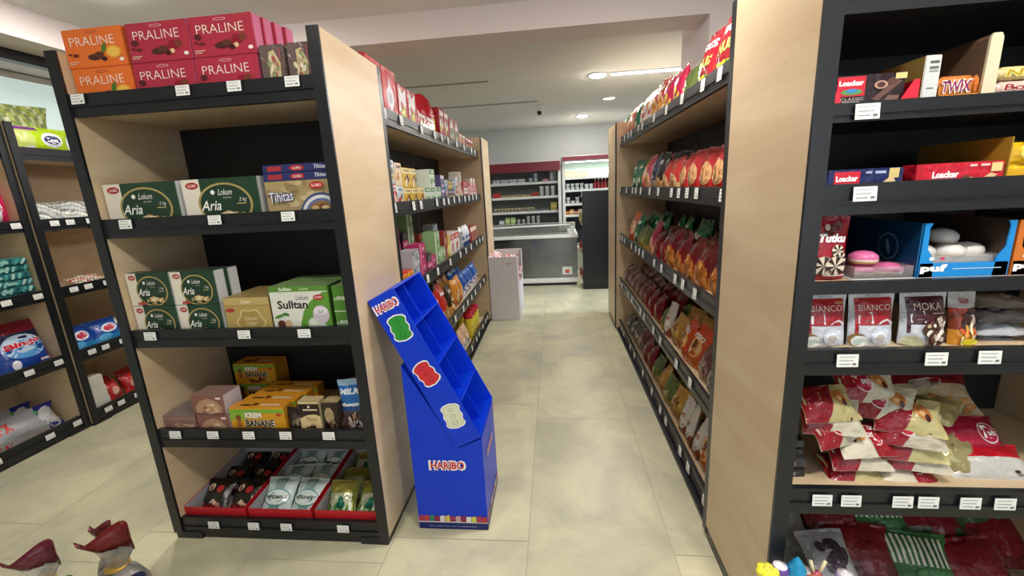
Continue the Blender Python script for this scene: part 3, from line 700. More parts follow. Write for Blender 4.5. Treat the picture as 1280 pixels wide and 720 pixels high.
def snack(seed, top, bottom, wcol, blobs, wv=.42, text=None, tcol='#f4ecd8', w=.18, h=.27, t=.075, extra=None, name='snack_bag', kind='pillow', wave=None):
    mb = film_bag(w, h, t, band((.30, bottom), (1, top)), kind, seed)
    if wave: mb.poly([(-.46, .30), (-.2, .36), (.1, .32), (.46, .46), (.46, .40), (.1, .26), (-.2, .30), (-.46, .24)], wave)
    if wcol: mb.ell(0, wv, .38, .24, wcol, 20, 0, 3)
    if blobs: mb.blobs(0, wv, .28, .17, blobs, 14, .34, seed)
    if text: T(mb, w, h, text, 0, .74, .11, .62, tcol, .04, .1)
    if extra: extra(mb)
    return mb.mesh(name)
# ------------------------------------------------------------------ left end rack: boxes
FY = YL+.034
P_O, P_R = praline('o'), praline('r')
zA = LIP[0][0]-.04
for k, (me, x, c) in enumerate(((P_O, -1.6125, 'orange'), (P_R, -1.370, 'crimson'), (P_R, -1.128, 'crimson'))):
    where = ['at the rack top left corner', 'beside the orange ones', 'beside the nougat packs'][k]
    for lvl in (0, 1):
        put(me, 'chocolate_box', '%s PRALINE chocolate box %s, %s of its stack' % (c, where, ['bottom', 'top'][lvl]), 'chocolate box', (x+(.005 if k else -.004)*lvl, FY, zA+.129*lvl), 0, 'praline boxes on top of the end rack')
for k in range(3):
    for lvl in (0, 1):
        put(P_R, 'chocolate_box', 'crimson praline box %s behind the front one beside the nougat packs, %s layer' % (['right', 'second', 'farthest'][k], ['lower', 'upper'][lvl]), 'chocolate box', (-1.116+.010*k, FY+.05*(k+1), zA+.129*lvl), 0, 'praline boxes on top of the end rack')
put(wrapped(1), 'nougat_pack', 'brown cellophane nougat pack touching the crimson praline boxes', 'sweets', (-.953, FY-.004, zA), 0, 'nougat packs')
put(wrapped(2), 'nougat_pack', 'brown cellophane nougat pack beside the rack top right post', 'sweets', (-.853, FY-.004, zA), 0, 'nougat packs')
zB = LIP[1][0]-.04
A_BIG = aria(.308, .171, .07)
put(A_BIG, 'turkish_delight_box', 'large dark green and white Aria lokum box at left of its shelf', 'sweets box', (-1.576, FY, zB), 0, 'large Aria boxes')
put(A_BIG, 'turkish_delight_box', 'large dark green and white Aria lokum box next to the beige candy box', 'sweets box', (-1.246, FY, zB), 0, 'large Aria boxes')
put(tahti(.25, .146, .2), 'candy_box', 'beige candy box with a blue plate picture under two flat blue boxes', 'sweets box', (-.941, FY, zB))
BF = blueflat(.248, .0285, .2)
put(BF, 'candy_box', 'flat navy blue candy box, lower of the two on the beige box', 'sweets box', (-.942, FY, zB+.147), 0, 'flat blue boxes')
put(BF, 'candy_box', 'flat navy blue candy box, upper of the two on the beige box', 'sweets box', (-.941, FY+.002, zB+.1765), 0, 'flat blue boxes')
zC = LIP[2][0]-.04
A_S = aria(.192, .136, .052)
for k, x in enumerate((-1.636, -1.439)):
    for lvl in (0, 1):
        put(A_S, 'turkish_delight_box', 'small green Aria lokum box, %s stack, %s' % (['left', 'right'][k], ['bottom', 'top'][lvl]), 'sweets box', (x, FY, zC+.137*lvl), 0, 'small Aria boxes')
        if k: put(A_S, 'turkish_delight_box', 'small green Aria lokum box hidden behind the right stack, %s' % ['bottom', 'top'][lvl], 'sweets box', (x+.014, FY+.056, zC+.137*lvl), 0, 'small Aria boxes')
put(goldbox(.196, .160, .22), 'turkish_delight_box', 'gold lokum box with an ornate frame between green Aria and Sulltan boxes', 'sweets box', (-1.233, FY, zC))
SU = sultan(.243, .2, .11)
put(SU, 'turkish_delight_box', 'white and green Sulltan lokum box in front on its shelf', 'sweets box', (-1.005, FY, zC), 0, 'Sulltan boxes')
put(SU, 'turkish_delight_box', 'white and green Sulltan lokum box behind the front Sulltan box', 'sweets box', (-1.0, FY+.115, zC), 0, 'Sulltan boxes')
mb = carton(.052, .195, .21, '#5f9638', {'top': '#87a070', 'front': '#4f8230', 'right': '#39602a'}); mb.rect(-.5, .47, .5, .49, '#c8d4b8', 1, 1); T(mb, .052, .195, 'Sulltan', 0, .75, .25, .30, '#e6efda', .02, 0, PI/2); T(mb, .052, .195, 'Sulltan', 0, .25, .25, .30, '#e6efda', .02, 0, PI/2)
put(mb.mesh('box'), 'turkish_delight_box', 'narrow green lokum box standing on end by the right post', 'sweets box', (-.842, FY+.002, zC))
zD = LIP[3][0]-.04
RB = rosebox(.152, .092, .10)
for lvl in (0, 1): put(RB, 'turkish_delight_box', 'small rose brown lokum box beside KREM BANANE, %s of two' % ['lower', 'upper'][lvl], 'sweets box', (-1.492-.006*lvl, FY, zD+.093*lvl), 0, 'rose brown lokum boxes')
mb = carton(.155, .088, .30, '#8e6a64', {'top': '#85787a', 'right': '#6e4e48'}); mb.begin(lambda u, v, l: Vector((u*.155, -l, v*.088)), 'film'); mb.blobs(.1, .35, .35, .25, ['#b99a7c', '#a87e68', '#cbb094'], 14, .3, 4); mb.rect(-.5, .82, .5, .86, '#b09a98', 1, 1)
put(mb.mesh('box'), 'turkish_delight_box', 'long rose brown box in shiny film at the left end of its shelf', 'sweets box', (-1.655, FY+.004, zD))
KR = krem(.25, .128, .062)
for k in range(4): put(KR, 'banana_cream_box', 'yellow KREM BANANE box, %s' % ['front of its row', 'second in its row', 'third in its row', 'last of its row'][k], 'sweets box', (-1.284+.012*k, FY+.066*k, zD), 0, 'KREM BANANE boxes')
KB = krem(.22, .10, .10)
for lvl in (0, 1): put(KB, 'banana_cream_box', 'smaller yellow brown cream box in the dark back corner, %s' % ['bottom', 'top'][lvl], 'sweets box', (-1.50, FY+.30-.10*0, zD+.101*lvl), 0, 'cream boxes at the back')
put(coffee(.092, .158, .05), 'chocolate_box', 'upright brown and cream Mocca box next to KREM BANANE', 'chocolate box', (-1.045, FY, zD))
mb = carton(.07, .15, .06, '#241a16', {'top': '#b8a67c', 'right': '#4a3a30'}, mat='film'); mb.begin(lambda u, v, l: Vector((u*.07, -l, v*.15)), 'film'); mb.ell(-.1, .6, .3, .25, '#a8946c', 12); mb.blobs(0, .3, .3, .15, ['#5c4634', '#8a7456', '#3a2a20'], 8, .4, 2)
put(mb.mesh('box'), 'chocolate_box', 'small glossy dark chocolate box between Mocca box and blue bag', 'chocolate box', (-.955, FY+.004, zD))
mb = film_bag(.075, .12, .04, lambda u, v, s: '#2a201c', 'pouch', 5); mb.blobs(0, .5, .3, .3, ['#4a3a30', '#6a5a4a', '#8a7a68'], 9, .3, 3)
put(mb.mesh('bag'), 'chocolate_bag', 'dark chocolate bag squeezed between KREM BANANE and Mocca box', 'sweets bag', (-1.127, FY+.004, zD))
def bluebag(m):
    pass
mb = film_bag(.118, .24, .055, band((.45, '#4a3a3a'), (.62, '#16407c'), (.9, '#1f62ac'), (1, '#8ea8c0')), 'pillow', 8)
T(mb, .108, .235, 'MILK', 0, .80, .10, .8, '#dfe8f0', .05, .1); T(mb, .108, .235, 'choco', -.02, .58, .07, .7, '#e8eef2', .05); mb.ell(.05, .33, .24, .09, '#3a2018', 16, .2, 2); mb.blobs(0, .22, .38, .15, ['#6a4a3e', '#b8a8a0', '#8a6a5c', '#3a241c', '#d2c8c2'], 18, .28, 2)
put(mb.mesh('bag'), 'chocolate_bag', 'blue chocolate bag standing by the right post above the red trays', 'sweets bag', (-.866, FY, zD), 0, None, -.06)
mb = carton(.09, .085, .03, '#4a2a1e', {'top': '#6a4030'}); mb.rect(-.3, .3, .3, .8, '#8a5a3e', 1, 1); mb.ell(0, .45, .25, .15, '#2e1812', 12); bm_ = mb.mesh('box')
mb = carton(.12, .15, .10, '#2a1e18', {'top': '#4a3a30'}); mb.rect(-.4, .85, .4, .98, '#a09070', 1, 1)
put(mb.mesh('box'), 'chocolate_box', 'dark chocolate carton at the back under a small brown box', 'chocolate box', (-.92, FY+.25, zD))
put(bm_, 'chocolate_box', 'small brown box leaning on top of the dark carton at the back', 'chocolate box', (-.90, FY+.27, zD+.1515), -.1)
# red counter trays with sweets bags on the bottom deck
zE = LIP[4][0]-.04
def red_tray(x, label):
    t = empty('counter_tray', (x, FY-.004, zE)); tag(t, label, 'tray', 'red cardboard trays')
    w, d = .300, .42; e = .004
    mb = MB()
    mb.box(-w/2, w/2, 0, d, 0, .004, '#b0aeb2', 'carton')
    R = '#c0202a'; W = '#a9a8ae'
    def wall(x0, x1, y0, y1, zf, zb, out, inn, side):
        vs = [(x0, y0, 0), (x1, y0, 0), (x1, y1, 0), (x0, y1, 0), (x0, y0, zf), (x1, y0, zf), (x1, y1, zb), (x0, y1, zb)]
        fs = [(0, 1, 5, 4), (1, 2, 6, 5), (2, 3, 7, 6), (3, 0, 4, 7), (4, 5, 6, 7), (3, 2, 1, 0)]
        cc = {'l': [out, inn, out, out, out, out], 'r': [out, out, out, inn, out, out], 'f': [out, out, inn, out, out, out], 'b': [inn, out, out, out, out, out]}[side]
        mb.add(vs, fs, [lin(c) for c in cc], 'carton')
    wall(-w/2, -w/2+e, 0, d, .078, .115, R, W, 'l'); wall(w/2-e, w/2, 0, d, .078, .115, R, W, 'r')
    wall(-w/2+e, w/2-e, 0, e, .074, .074, R, W, 'f'); wall(-w/2+e, w/2-e, d-e, d, .115, .115, R, W, 'b')
    mb.obj('carton_tray', t)
for x, l in ((-1.585, 'red open tray of black sweets bags, left of three'), (-1.268, 'red open tray of PEPERMINT bags, middle of three'), (-.951, 'red open tray of green clover bags, right of three')): red_tray(x, l)
def blackbag(s):
    mb = film_bag(.145, .172, .055, lambda u, v, q: '#17120f', 'pillow', s, wr=.5); mb.poly([(-.42, .2), (.30, .2), (.46, .42), (.2, .34), (.0, .44), (-.1, .34), (-.4, .38)], '#d8b8a0')
    T(mb, .135, .155, ['Bonella', 'Diamant'][s % 2], -.02, .28, .12, .66, '#8a1c24', .02, .3); mb.ell(.12, .70, .13, .10, '#a82a2c', 12); mb.ell(-.22, .74, .12, .10, '#c8ae94', 12); mb.ell(-.22, .71, .07, .06, '#6a4632', 10); return mb.mesh('bag')
def mintbag(s):
    mb = film_bag(.152, .185, .055, lambda u, v, q: '#cfe0de', 'pillow', s+3, wr=.4)
    for i in range(6): mb.rect(-.17+i*.06, .04, -.145+i*.06, .30, '#2f6a66', 1, 4); mb.rect(-.17+i*.06, .68, -.145+i*.06, .97, '#2f6a66', 1, 4)
    mb.ell(0, .48, .43, .20, '#4f9a98', 22); mb.ell(0, .48, .40, .175, '#dfe9e4', 22); T(mb, .15, .17, 'PEPERMINT', 0, .48, .085, .70, '#1c2a2a', .03); return mb.mesh('bag')
def cloverbag(s):
    mb = film_bag(.146, .175, .055, lambda u, v, q: ('#a9a24e' if v > .66 else '#c9cbb0') if abs(u) < .8 else '#8f9a50', 'pillow', s+7, mat='foil')
    for i in range(8): mb.ell(-.35+i*.1, .30+.05*(i % 2), .05, .11, ['#4e8a34', '#dfe2cc', '#6aa044', '#e8ead8'][i % 4], 8, .5*(i % 3-1), 1)
    for a in (90, 210, 330): mb.ell(.02+.08*math.cos(math.radians(a)), .40+.08*math.sin(math.radians(a)), .085, .08, '#14705a', 12, 0, 1)
    mb.poly([(-.45, .62), (.0, .68), (.45, .60), (.45, .66), (0, .74), (-.45, .68)], '#5c8f3a'); mb.rect(-.4, .80, .4, .92, '#c4b45a', 4, 1); return mb.mesh('bag')
def tray_fill(x, makers, look, cat, spots, grp):
    for k, (dx, dy, dz, rz, rx) in enumerate(spots):
        n = ['front left', 'front right', 'middle left', 'middle right', 'back left', 'back right'][k]
        put(makers[k % len(makers)], 'sweets_bag', '%s in the red tray, %s' % (look, n), cat, (x+dx, FY+dy, zE+.012+dz), rz, grp, rx)
spots = [(-.066, .012, .0, .04, -.86), (.068, .014, .0, -.06, -.92), (-.064, .135, .006, .12, -1.1), (.066, .140, .006, -.05, -1.08), (-.06, .262, .012, .05, -1.05), (.066, .265, .010, -.12, -1.05)]
tray_fill(-1.585, [blackbag(0), blackbag(1)], 'glossy black sweets bag', 'sweets bag', spots, 'black sweets bags')
tray_fill(-1.268, [mintbag(0), mintbag(1), mintbag(2)], 'teal striped PEPERMINT bag', 'sweets bag', spots, 'PEPERMINT bags')
tray_fill(-.951, [cloverbag(0), cloverbag(1)], 'gold and green clover sweets bag', 'sweets bag', spots, 'clover sweets bags')

# ------------------------------------------------------------------ right end rack
RY = YR+.030
def wafer(w, h, d, bg, lab, classic):
    mb = carton(w, h, d, bg, {'left': '#1c1a1e' if not classic else bg, 'top': bg}, mat='film', bev=.003); mb.begin(FR(w, h), 'carton')
    if classic == 'c':
        mb.poly([(-.5, .45), (-.42, .30), (-.20, .38), (-.12, .5), (-.08, .92), (-.46, .92)], '#cf2336'); mb.rect(-.49, .30, -.08, .95, '#cf2336', 2, 2)
        T(mb, w, h, 'Loacker', -.285, .74, .18, .36, '#ffffff', .05); mb.ell(-.27, .44, .16, .10, '#5a9a58', 14); mb.ell(-.27, .48, .09, .07, '#3f88c0', 12); T(mb, w, h, 'CLASSIC', -.26, .20, .10, .34, '#c8b8b0', .0); mb.rect(-.40, .10, -.14, .12, '#d8ccc6', 1, 1)
        mb.poly([(.02, .16), (.12, .10), (.44, .70), (.36, .80)], '#6a4a44'); mb.poly([(.20, .10), (.40, .06), (.42, .24), (.26, .26)], '#7a5a50'); mb.ell(.14, .62, .10, .14, '#b08a7a', 14); mb.ell(.14, .62, .06, .09, '#4a2a26', 12); mb.ell(.30, .72, .08, .12, '#5a3a34', 12)
        mb.rect(.33, .78, .49, .97, '#d8c888', 1, 1)
    elif classic == 'b':
        mb.rect(-.41, 0, -.07, .92, '#cf2336', 1, 1); T(mb, w, h, 'Loacker', -.24, .66, .22, .29, '#ffffff', .05); mb.ell(-.22, .30, .12, .10, '#7a9ac8', 12)
        mb.rect(.0, .82, .08, .9, '#a8b4dc', 1, 1); mb.rect(.12, .80, .26, .90, '#a8b4dc', 1, 1); mb.rect(.30, .62, .43, .98, '#d6c07c', 1, 1)
        mb.poly([(.08, .16), (.20, .14), (.40, .46), (.36, .66), (.30, .62)], '#e0c090'); mb.ell(.04, .30, .08, .10, '#4a3030', 12); mb.ell(.10, .36, .05, .10, '#2e1c1c', 10)
    else:
        mb.rect(-.5, 0, -.42, 1, '#b81a2c', 1, 1); T(mb, w, h, 'Loacker', -.16, .60, .24, .30, '#ffffff', .05); mb.ell(-.12, .30, .10, .10, '#8a9ac8', 12)
        mb.rect(.10, .84, .18, .92, '#f0c0c4', 1, 1); mb.rect(.22, .84, .32, .92, '#f0c0c4', 1, 1); mb.rect(.34, .64, .46, .94, '#e4d08c', 1, 1)
        mb.poly([(.14, .16), (.24, .14), (.42, .52), (.34, .60)], '#e0c090'); mb.ell(.07, .42, .06, .14, '#6a3a30', 12); mb.ell(.13, .40, .04, .08, '#d8b890', 10)
    return mb.mesh('wafer_pack')
z1 = 1.645-.006
W1 = wafer(.150, .066, .05, '#2e2024', '', 'c')
put(W1, 'wafer_pack', 'dark brown Loacker CLASSIC wafer pack in a red tray, upper shelf', 'wafers', (.742, RY+.006, z1+.003))
mb = MB(); R = '#d8283c'
mb.box(-.094, .094, 0, .30, 0, .002, R); mb.box(-.094, -.091, 0, .30, .002, .03, R); mb.box(.091, .094, 0, .30, .002, .05, R)
mb.add([(-.094, -.001, 0), (-.070, -.001, 0), (-.076, -.001, .034), (-.094, -.001, .034)], [(0, 1, 2, 3)], R, 'carton'); mb.add([(.052, -.001, 0), (.094, -.001, 0), (.094, -.001, .048), (.082, -.001, .050)], [(0, 1, 2, 3)], R, 'carton'); mb.ell
o = mb.mesh('tray'); put(o, 'counter_tray', 'red open cardboard tray holding the CLASSIC wafer pack', 'tray', (.748, RY, z1))
mb = carton(.034, .098, .22, '#cfd2d0', {'left': '#a08648', 'top': '#c8b890', 'right': '#b8a878'})
mb.rect(-.2, .82, .36, .88, '#5a5e60', 1, 1); mb.rect(-.2, .70, .36, .76, '#6a6e70', 1, 1); mb.rect(-.2, .64, .36, .67, '#8a8e90', 1, 1); mb.rect(-.25, .28, .2, .30, '#7a7e80', 1, 1)
put(mb.mesh('box'), 'chocolate_box', 'narrow white carton with barcode beside the TWIX bars', 'chocolate box', (.865, RY, z1))
# twix tray and bars
mb = MB(); w = .086; mb.box(-w/2, w/2, 0, .26, 0, .003, '#c98a3c'); mb.box(-w/2, w/2, 0, .002, .003, .012, '#c9802e'); mb.box(-w/2, -w/2+.002, 0, .26, .003, .03, '#c98a3c'); mb.box(w/2-.002, w/2, 0, .26, .003, .03, '#b06a2a')
put(mb.mesh('tray'), 'counter_tray', 'small orange tray holding TWIX bars on the upper shelf', 'tray', (.928, RY, z1))
def bar(w, h, d, bg, txt, tc, oc, sh=.2):
    mb = MB(); mb.T = Matrix.Translation((0, d/2, h/2)); mb.lathe([(0.001, -w/2), (h*.5, -w/2+.001), (h*.34, -w/2+.006), (h*.5, -w/2+.014), (h*.5, w/2-.014), (h*.34, w/2-.006), (h*.5, w/2-.001), (.001, w/2)], bg, 'film', 10)
    k = len(mb.v)
    for i in range(k):
        p = mb.v[i]-Vector((0, d/2, h/2)); mb.v[i] = Vector((p.z, d/2+p.x*d/h, h/2+p.y))
    mb.T = Matrix.Identity(4)
    mb.begin(lambda u, v, l: Vector((u*w, d/2-math.sqrt(max(0, 1-(2*v-1)**2))*d/2-l-.0008, v*h)), 'film')
    if txt:
        mb.begin(lambda u, v, l: Vector((u*w, -l-.0004, v*h)), 'film'); T(mb, w, h, txt, -.05, .5, .58, .74, oc, .09, sh*.5); T(mb, w, h, txt, -.05, .5, .50, .70, tc, .02, sh*.5)
        mb.begin(lambda u, v, l: Vector((u*w, d/2-math.sqrt(max(0, 1-(2*v-1)**2))*d/2-l-.0008, v*h)), 'film')
    mb.ell(.40, .5, .05, .28, '#c8662a', 10, 0, 1); return mb.mesh('bar')
TW = bar(.086, .050, .024, '#c8783c', 'TWIX', '#861f66', '#f4ead8'); TW2 = bar(.078, .016, .022, '#9a6a4e', None, '#ffffff', '#ffffff')
put(TW, 'chocolate_bar', 'gold TWIX bar standing in front in its tray', 'chocolate bar', (.928, RY+.004, z1+.0035), 0, 'TWIX bars')
for k in range(3): put(TW2, 'chocolate_bar', 'gold chocolate bar lying behind the TWIX lettering, %s' % ['lowest', 'middle', 'topmost'][k], 'chocolate bar', (.928-.003*k, RY+.032, z1+.004+.0165*k), .04*k, 'TWIX bars')
mb = MB(); mb.prism([(-.014, 0), (.014, 0), (.013, .125), (.008, .134), (-.008, .134), (-.012, .125)], 0, .006, '#ddd0b0', 'carton'); mb.prism([(-.014, 0), (-.010, 0), (-.008, .132), (-.012, .125)], .006, .34, '#6a5444', 'carton')
put(mb.mesh('x'), 'carton_divider', 'tall cream cardboard divider between the TWIX bars and the yellow bars', 'divider', (.988, RY, z1))
NC = bar(.15, .03, .026, '#d8c48c', 'NICK', '#b89a2a', '#f6e88c'); NC2 = bar(.15, .034, .026, '#d4b4a8', 'Bonny', '#9a2a2a', '#f2dcd4')
put(NC2, 'chocolate_bar', 'cream and red bar under the yellow bar at the right edge', 'chocolate bar', (1.083, RY+.004, z1)); put(NC, 'chocolate_bar', 'cream and yellow bar on top at the right edge of the upper shelf', 'chocolate bar', (1.083, RY+.004, z1+.0345))
z2 = 1.462-.03
put(wafer(.172, .063, .05, '#1b2458', '', 'b'), 'wafer_pack', 'navy blue Loacker wafer pack on the second shelf', 'wafers', (.752, RY, z2))
put(wafer(.192, .066, .05, '#c81e34', '', 'r'), 'wafer_pack', 'bright red Loacker wafer pack in front on the second shelf', 'wafers', (.960, RY, z2))
put(wafer(.192, .060, .05, '#c81e34', '', 'r'), 'wafer_pack', 'red wafer pack lying behind the front red one', 'wafers', (.958, RY+.056, z2))
mb = MB(); w, d, h = .20, .26, .118; c1 = '#c79a2c'
mb.box(-w/2, w/2, 0, d, 0, .003, c1); mb.box(-w/2, -w/2+.003, 0, d, .003, h, '#a8822c'); mb.box(w/2-.003, w/2, 0, d, .003, h, c1); mb.box(-w/2+.003, w/2-.003, d-.003, d, .003, h, c1); mb.box(-w/2+.003, w/2-.003, 0, .003, .003, .045, '#d9a91e')
put(mb.mesh('x'), 'counter_tray', 'yellow open carton filled with yellow bars at the right edge', 'tray', (1.160, RY, z2))
YB = film_bag(.085, .05, .022, lambda u, v, s: '#e0b412', 'pillow', 3); YB.ell(0, .5, .25, .3, '#f0d860', 12); YB.blobs(.2, .4, .2, .3, ['#8a5a2a', '#f4e6a0'], 5, .4, 1); YBm = YB.mesh('b')
for k in range(8): put(YBm, 'chocolate_bar', 'yellow wrapped bar in the yellow carton, %s' % ['%s row %s' % (a, b) for b in ('at left', 'at right') for a in ('front bottom', 'front top', 'back bottom', 'back top')][k], 'chocolate bar', (1.111+.096*(k//4), RY+.010+.05*((k//2) % 2), z2+.004+.051*(k % 2)), 0, 'yellow bars in the yellow carton')
z3 = 1.221-.002
def tutku():
    w, h = .096, .164; mb = film_bag(w, h, .045, lambda u, v, s: '#9c1226' if v < .93 else '#7c1424', 'pouch', 4, neck=.0, wr=.4)
    mb.ell(.05, .80, .28, .08, '#5a1a1c', 14, .3); mb.ell(-.08, .83, .07, .05, '#c8b8a8', 10); T(mb, w, h, 'Tutku', .04, .66, .13, .70, '#ffffff', .05, .2, -.04)
    def swirl(cx, cy, r):
        mb.ell(cx, cy, r, r*.62, '#e8dcc8', 16, 0, 1)
        for i in range(6): a = i*PI/3; mb.poly([(cx, cy), (cx+r*math.cos(a), cy+r*.62*math.sin(a)), (cx+r*math.cos(a+.5), cy+r*.62*math.sin(a+.5))], '#3a211c')
    swirl(.18, .46, .16); swirl(.24, .34, .17); swirl(-.18, .24, .24); swirl(.10, .23, .25); mb.rect(-.15, .09, .36, .11, '#e8d8d8', 3, 1)
    return mb.mesh('bag')
put(tutku(), 'cookie_bag', 'dark red Tutku cookie bag at the left end of its shelf', 'cookie bag', (.699, RY+.004, z3))
# pink and white soft cookies in open blue cartons
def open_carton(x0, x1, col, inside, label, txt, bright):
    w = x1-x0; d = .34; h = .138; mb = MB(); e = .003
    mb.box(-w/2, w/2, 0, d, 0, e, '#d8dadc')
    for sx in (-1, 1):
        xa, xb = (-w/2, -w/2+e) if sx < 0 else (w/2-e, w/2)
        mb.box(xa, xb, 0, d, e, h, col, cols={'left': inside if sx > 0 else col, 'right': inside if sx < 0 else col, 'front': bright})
        f = [(sx*w/2, e), (sx*(w/2-.034), e), (sx*(w/2-.030), .05), (sx*(w/2-.014), .075), (sx*(w/2-.012), h-.012), (sx*(w/2-.018), h), (sx*w/2, h)]
        if sx < 0: f = f[::-1]
        f = f if sx > 0 else f
        mb.add([(x, -.001, z) for x, z in f]+[(x, .0015, z) for x, z in f], [tuple(range(7)), tuple(range(13, 6, -1))], bright, 'carton')
    mb.box(-w/2+e, w/2-e, d-e, d, e, h, inside)
    mb.box(-w/2+.002, w/2-.002, -.001, .0018, e, .038, bright)
    mb.begin(lambda u, v, l: Vector((u*w, -.001-l, v*h)), 'carton')
    T(mb, w, h, txt, -.33, .17, .17, .30, '#ffffff', .06); mb.ell(-.37, .36, .03, .04, '#f0f4f8', 8, 0, 1); mb.ell(-.25, .36, .03, .03, '#d23a5c', 8, 0, 1); mb.rect(-.12, .16, .42, .175, '#bfe0f4', 1, 1)
    mb.begin(lambda u, v, l: Vector((w/2-e-l, .02+(v)*.3, .02+u*.1)), 'carton')
    return put(mb.mesh('x'), 'cookie_carton', label, 'carton', ((x0+x1)/2, RY, z3))
open_carton(.756, .908, '#0f6aa8', '#0a2c4a', 'open dark blue carton holding the pink cookies', '', '#168ad2') if False else None
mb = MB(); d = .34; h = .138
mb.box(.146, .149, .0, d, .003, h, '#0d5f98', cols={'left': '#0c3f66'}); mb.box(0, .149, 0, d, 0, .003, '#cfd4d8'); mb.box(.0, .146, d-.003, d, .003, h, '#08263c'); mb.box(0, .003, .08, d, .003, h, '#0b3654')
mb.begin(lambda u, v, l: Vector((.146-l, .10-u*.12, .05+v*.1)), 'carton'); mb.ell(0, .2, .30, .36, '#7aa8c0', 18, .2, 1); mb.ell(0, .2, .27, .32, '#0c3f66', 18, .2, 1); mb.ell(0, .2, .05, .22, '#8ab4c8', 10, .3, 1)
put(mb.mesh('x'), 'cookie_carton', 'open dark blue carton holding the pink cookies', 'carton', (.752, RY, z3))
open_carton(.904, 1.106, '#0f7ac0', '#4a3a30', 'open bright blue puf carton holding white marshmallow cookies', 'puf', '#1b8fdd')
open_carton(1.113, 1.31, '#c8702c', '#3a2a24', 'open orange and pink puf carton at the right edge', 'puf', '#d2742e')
def cookie(col, base, n=20):
    r = .0335; mb = MB(); mb.lathe([(.001, 0), (r*.9, 0.0005), (r*.98, .004), (r*.97, .008), (r*1.0, .012), (r*.93, .021), (r*.62, .029), (.001, .0325)], col, 'plastic', n, cols=[base, base, base, '#e8e0d8', col, col, col]); return mb.mesh('cookie')
PK = cookie('#d86a9e', '#d0a070'); WH = cookie('#e9e6e0', '#e0d4c0')
# cookies rest in clear plastic trays
def clear_tray(x, y, z, w, d, h, label):
    mb = MB(); mb.box(-w/2, w/2, 0, d, 0, .001, '#fff', 'clear_wrap'); mb.box(-w/2, w/2, 0, .001, .001, h, '#fff', 'clear_wrap'); mb.box(-w/2, -w/2+.001, .001, d, .001, h, '#fff', 'clear_wrap'); mb.box(w/2-.001, w/2, .001, d, .001, h, '#fff', 'clear_wrap')
    put(mb.mesh('x'), 'plastic_tray', label, 'tray', (x, y, z))
clear_tray(.827, RY+.003, z3+.003, .138, .20, .03, 'clear plastic tray under the pink cookies')
clear_tray(1.006, RY+.006, z3+.003, .190, .22, .05, 'clear plastic tray under the white cookies')
for k, (x, y, l) in enumerate(((.795, .042, 0), (.862, .042, 0), (.798, .040, 1), (.795, .115, 0), (.862, .115, 0))):
    put(PK, 'cookie', 'pink topped soft cookie, %s' % ['front left, lower', 'front right', 'on top of the front left one', 'back left', 'back right'][k], 'cookie', (x, RY+y, z3+.0045+.033*l), 0, 'pink cookies')
for k, (x, y, z, r) in enumerate(((.945, .06, .046, 0), (1.012, .055, .046, 0), (1.068, .07, .046, 0), (1.035, .11, .078, .25), (.945, .135, .046, 0), (1.06, .15, .046, 0))):
    o = put(WH, 'cookie', 'white marshmallow cookie in the puf carton, %s' % ['front left', 'front middle', 'front right', 'resting on the others', 'back left', 'back right'][k], 'cookie', (x, RY+y, z3+z), 0, 'white cookies', r)
mb = MB(); mb.box(-.09, .09, .02, .20, .042, .0445, '#c9ccd0', 'plastic'); mb.box(-.09, .09, .02, .022, 0, .042, '#c9ccd0', 'plastic')
mb.box(-.09, .09, .198, .20, 0, .042, '#c9ccd0', 'plastic'); put(mb.mesh('x'), 'cookie_insert', 'pale plastic insert carrying the white cookies', 'insert', (1.006, RY+.008, z3+.0045))
z4 = 1.040-.006
def bianco(kind):
    w, h = .113, .143; top = '#a01c28' if kind != 'm' else '#44141f'
    mb = film_bag(w, h, .05, lambda u, v, s: (top if abs(u) < .82 and .42 < v < .90 and s < 0 else '#c8ccd6'), 'pouch', {'a': 2, 'b': 6, 'm': 9}[kind], nu=20, nv=24, wr=.35)
    mb.rect(-.40, .42, .42, .90, top, 6, 5); mb.rect(-.40, .26, -.34, .45, top, 1, 2)
    mb.poly([(-.34, .45), (-.34, .60), (-.05, .66), (-.04, .45)], '#dfe0e6'); mb.rect(-.22, .50, -.08, .515, '#6a6a70', 2, 1)
    if kind != 'm':
        T(mb, w, h, 'BIANCO', .02, .735, .105, .70, '#ecd8d4', -.006); mb.poly([(-.06, .42), (.05, .44), (.16, .50), (.28, .53), (.40, .47), (.42, .42)], '#dde0e8')
        mb.ell(.12, .22, .22, .17, '#cfd6e4', 18); mb.ell(.10, .20, .15, .09, '#e8eaf0', 16); mb.ell(.10, .19, .11, .06, '#c4bcb8', 14)
        mb.ell(-.34, .14, .15, .13, '#8a7040', 14); mb.ell(-.30, .12, .15, .11, '#eaecee', 16); mb.ell(-.34, .10, .08, .07, '#bcd0c8', 12)
        if kind == 'a': T(mb, w, h, 'mini', .30, .84, .06, .18, '#c8905a', .02, .3)
    else:
        T(mb, w, h, 'MOKA', .04, .735, .13, .60, '#dcc8be', -.006); mb.rect(.12, .60, .40, .615, '#b89a90', 2, 1)
        for cx, cy, r in ((.30, .46, .15), (.06, .32, .19), (.18, .18, .20)): mb.ell(cx, cy, r, r*.72, '#4a2c22', 16, 0, 1); mb.blobs(cx, cy, r*.8, r*.6, ['#e6dcd0', '#c8b098', '#6a4634', '#f0e8de'], 12, .30, int(cx*100))
        mb.poly([(-.46, .06), (-.2, .02), (-.10, .10), (-.25, .22), (-.44, .20)], '#c8c8a0')
    T(mb, w, h, 'PROMO', .02, .95, .05, .3, '#7a7c84')
    return mb.mesh('bag')
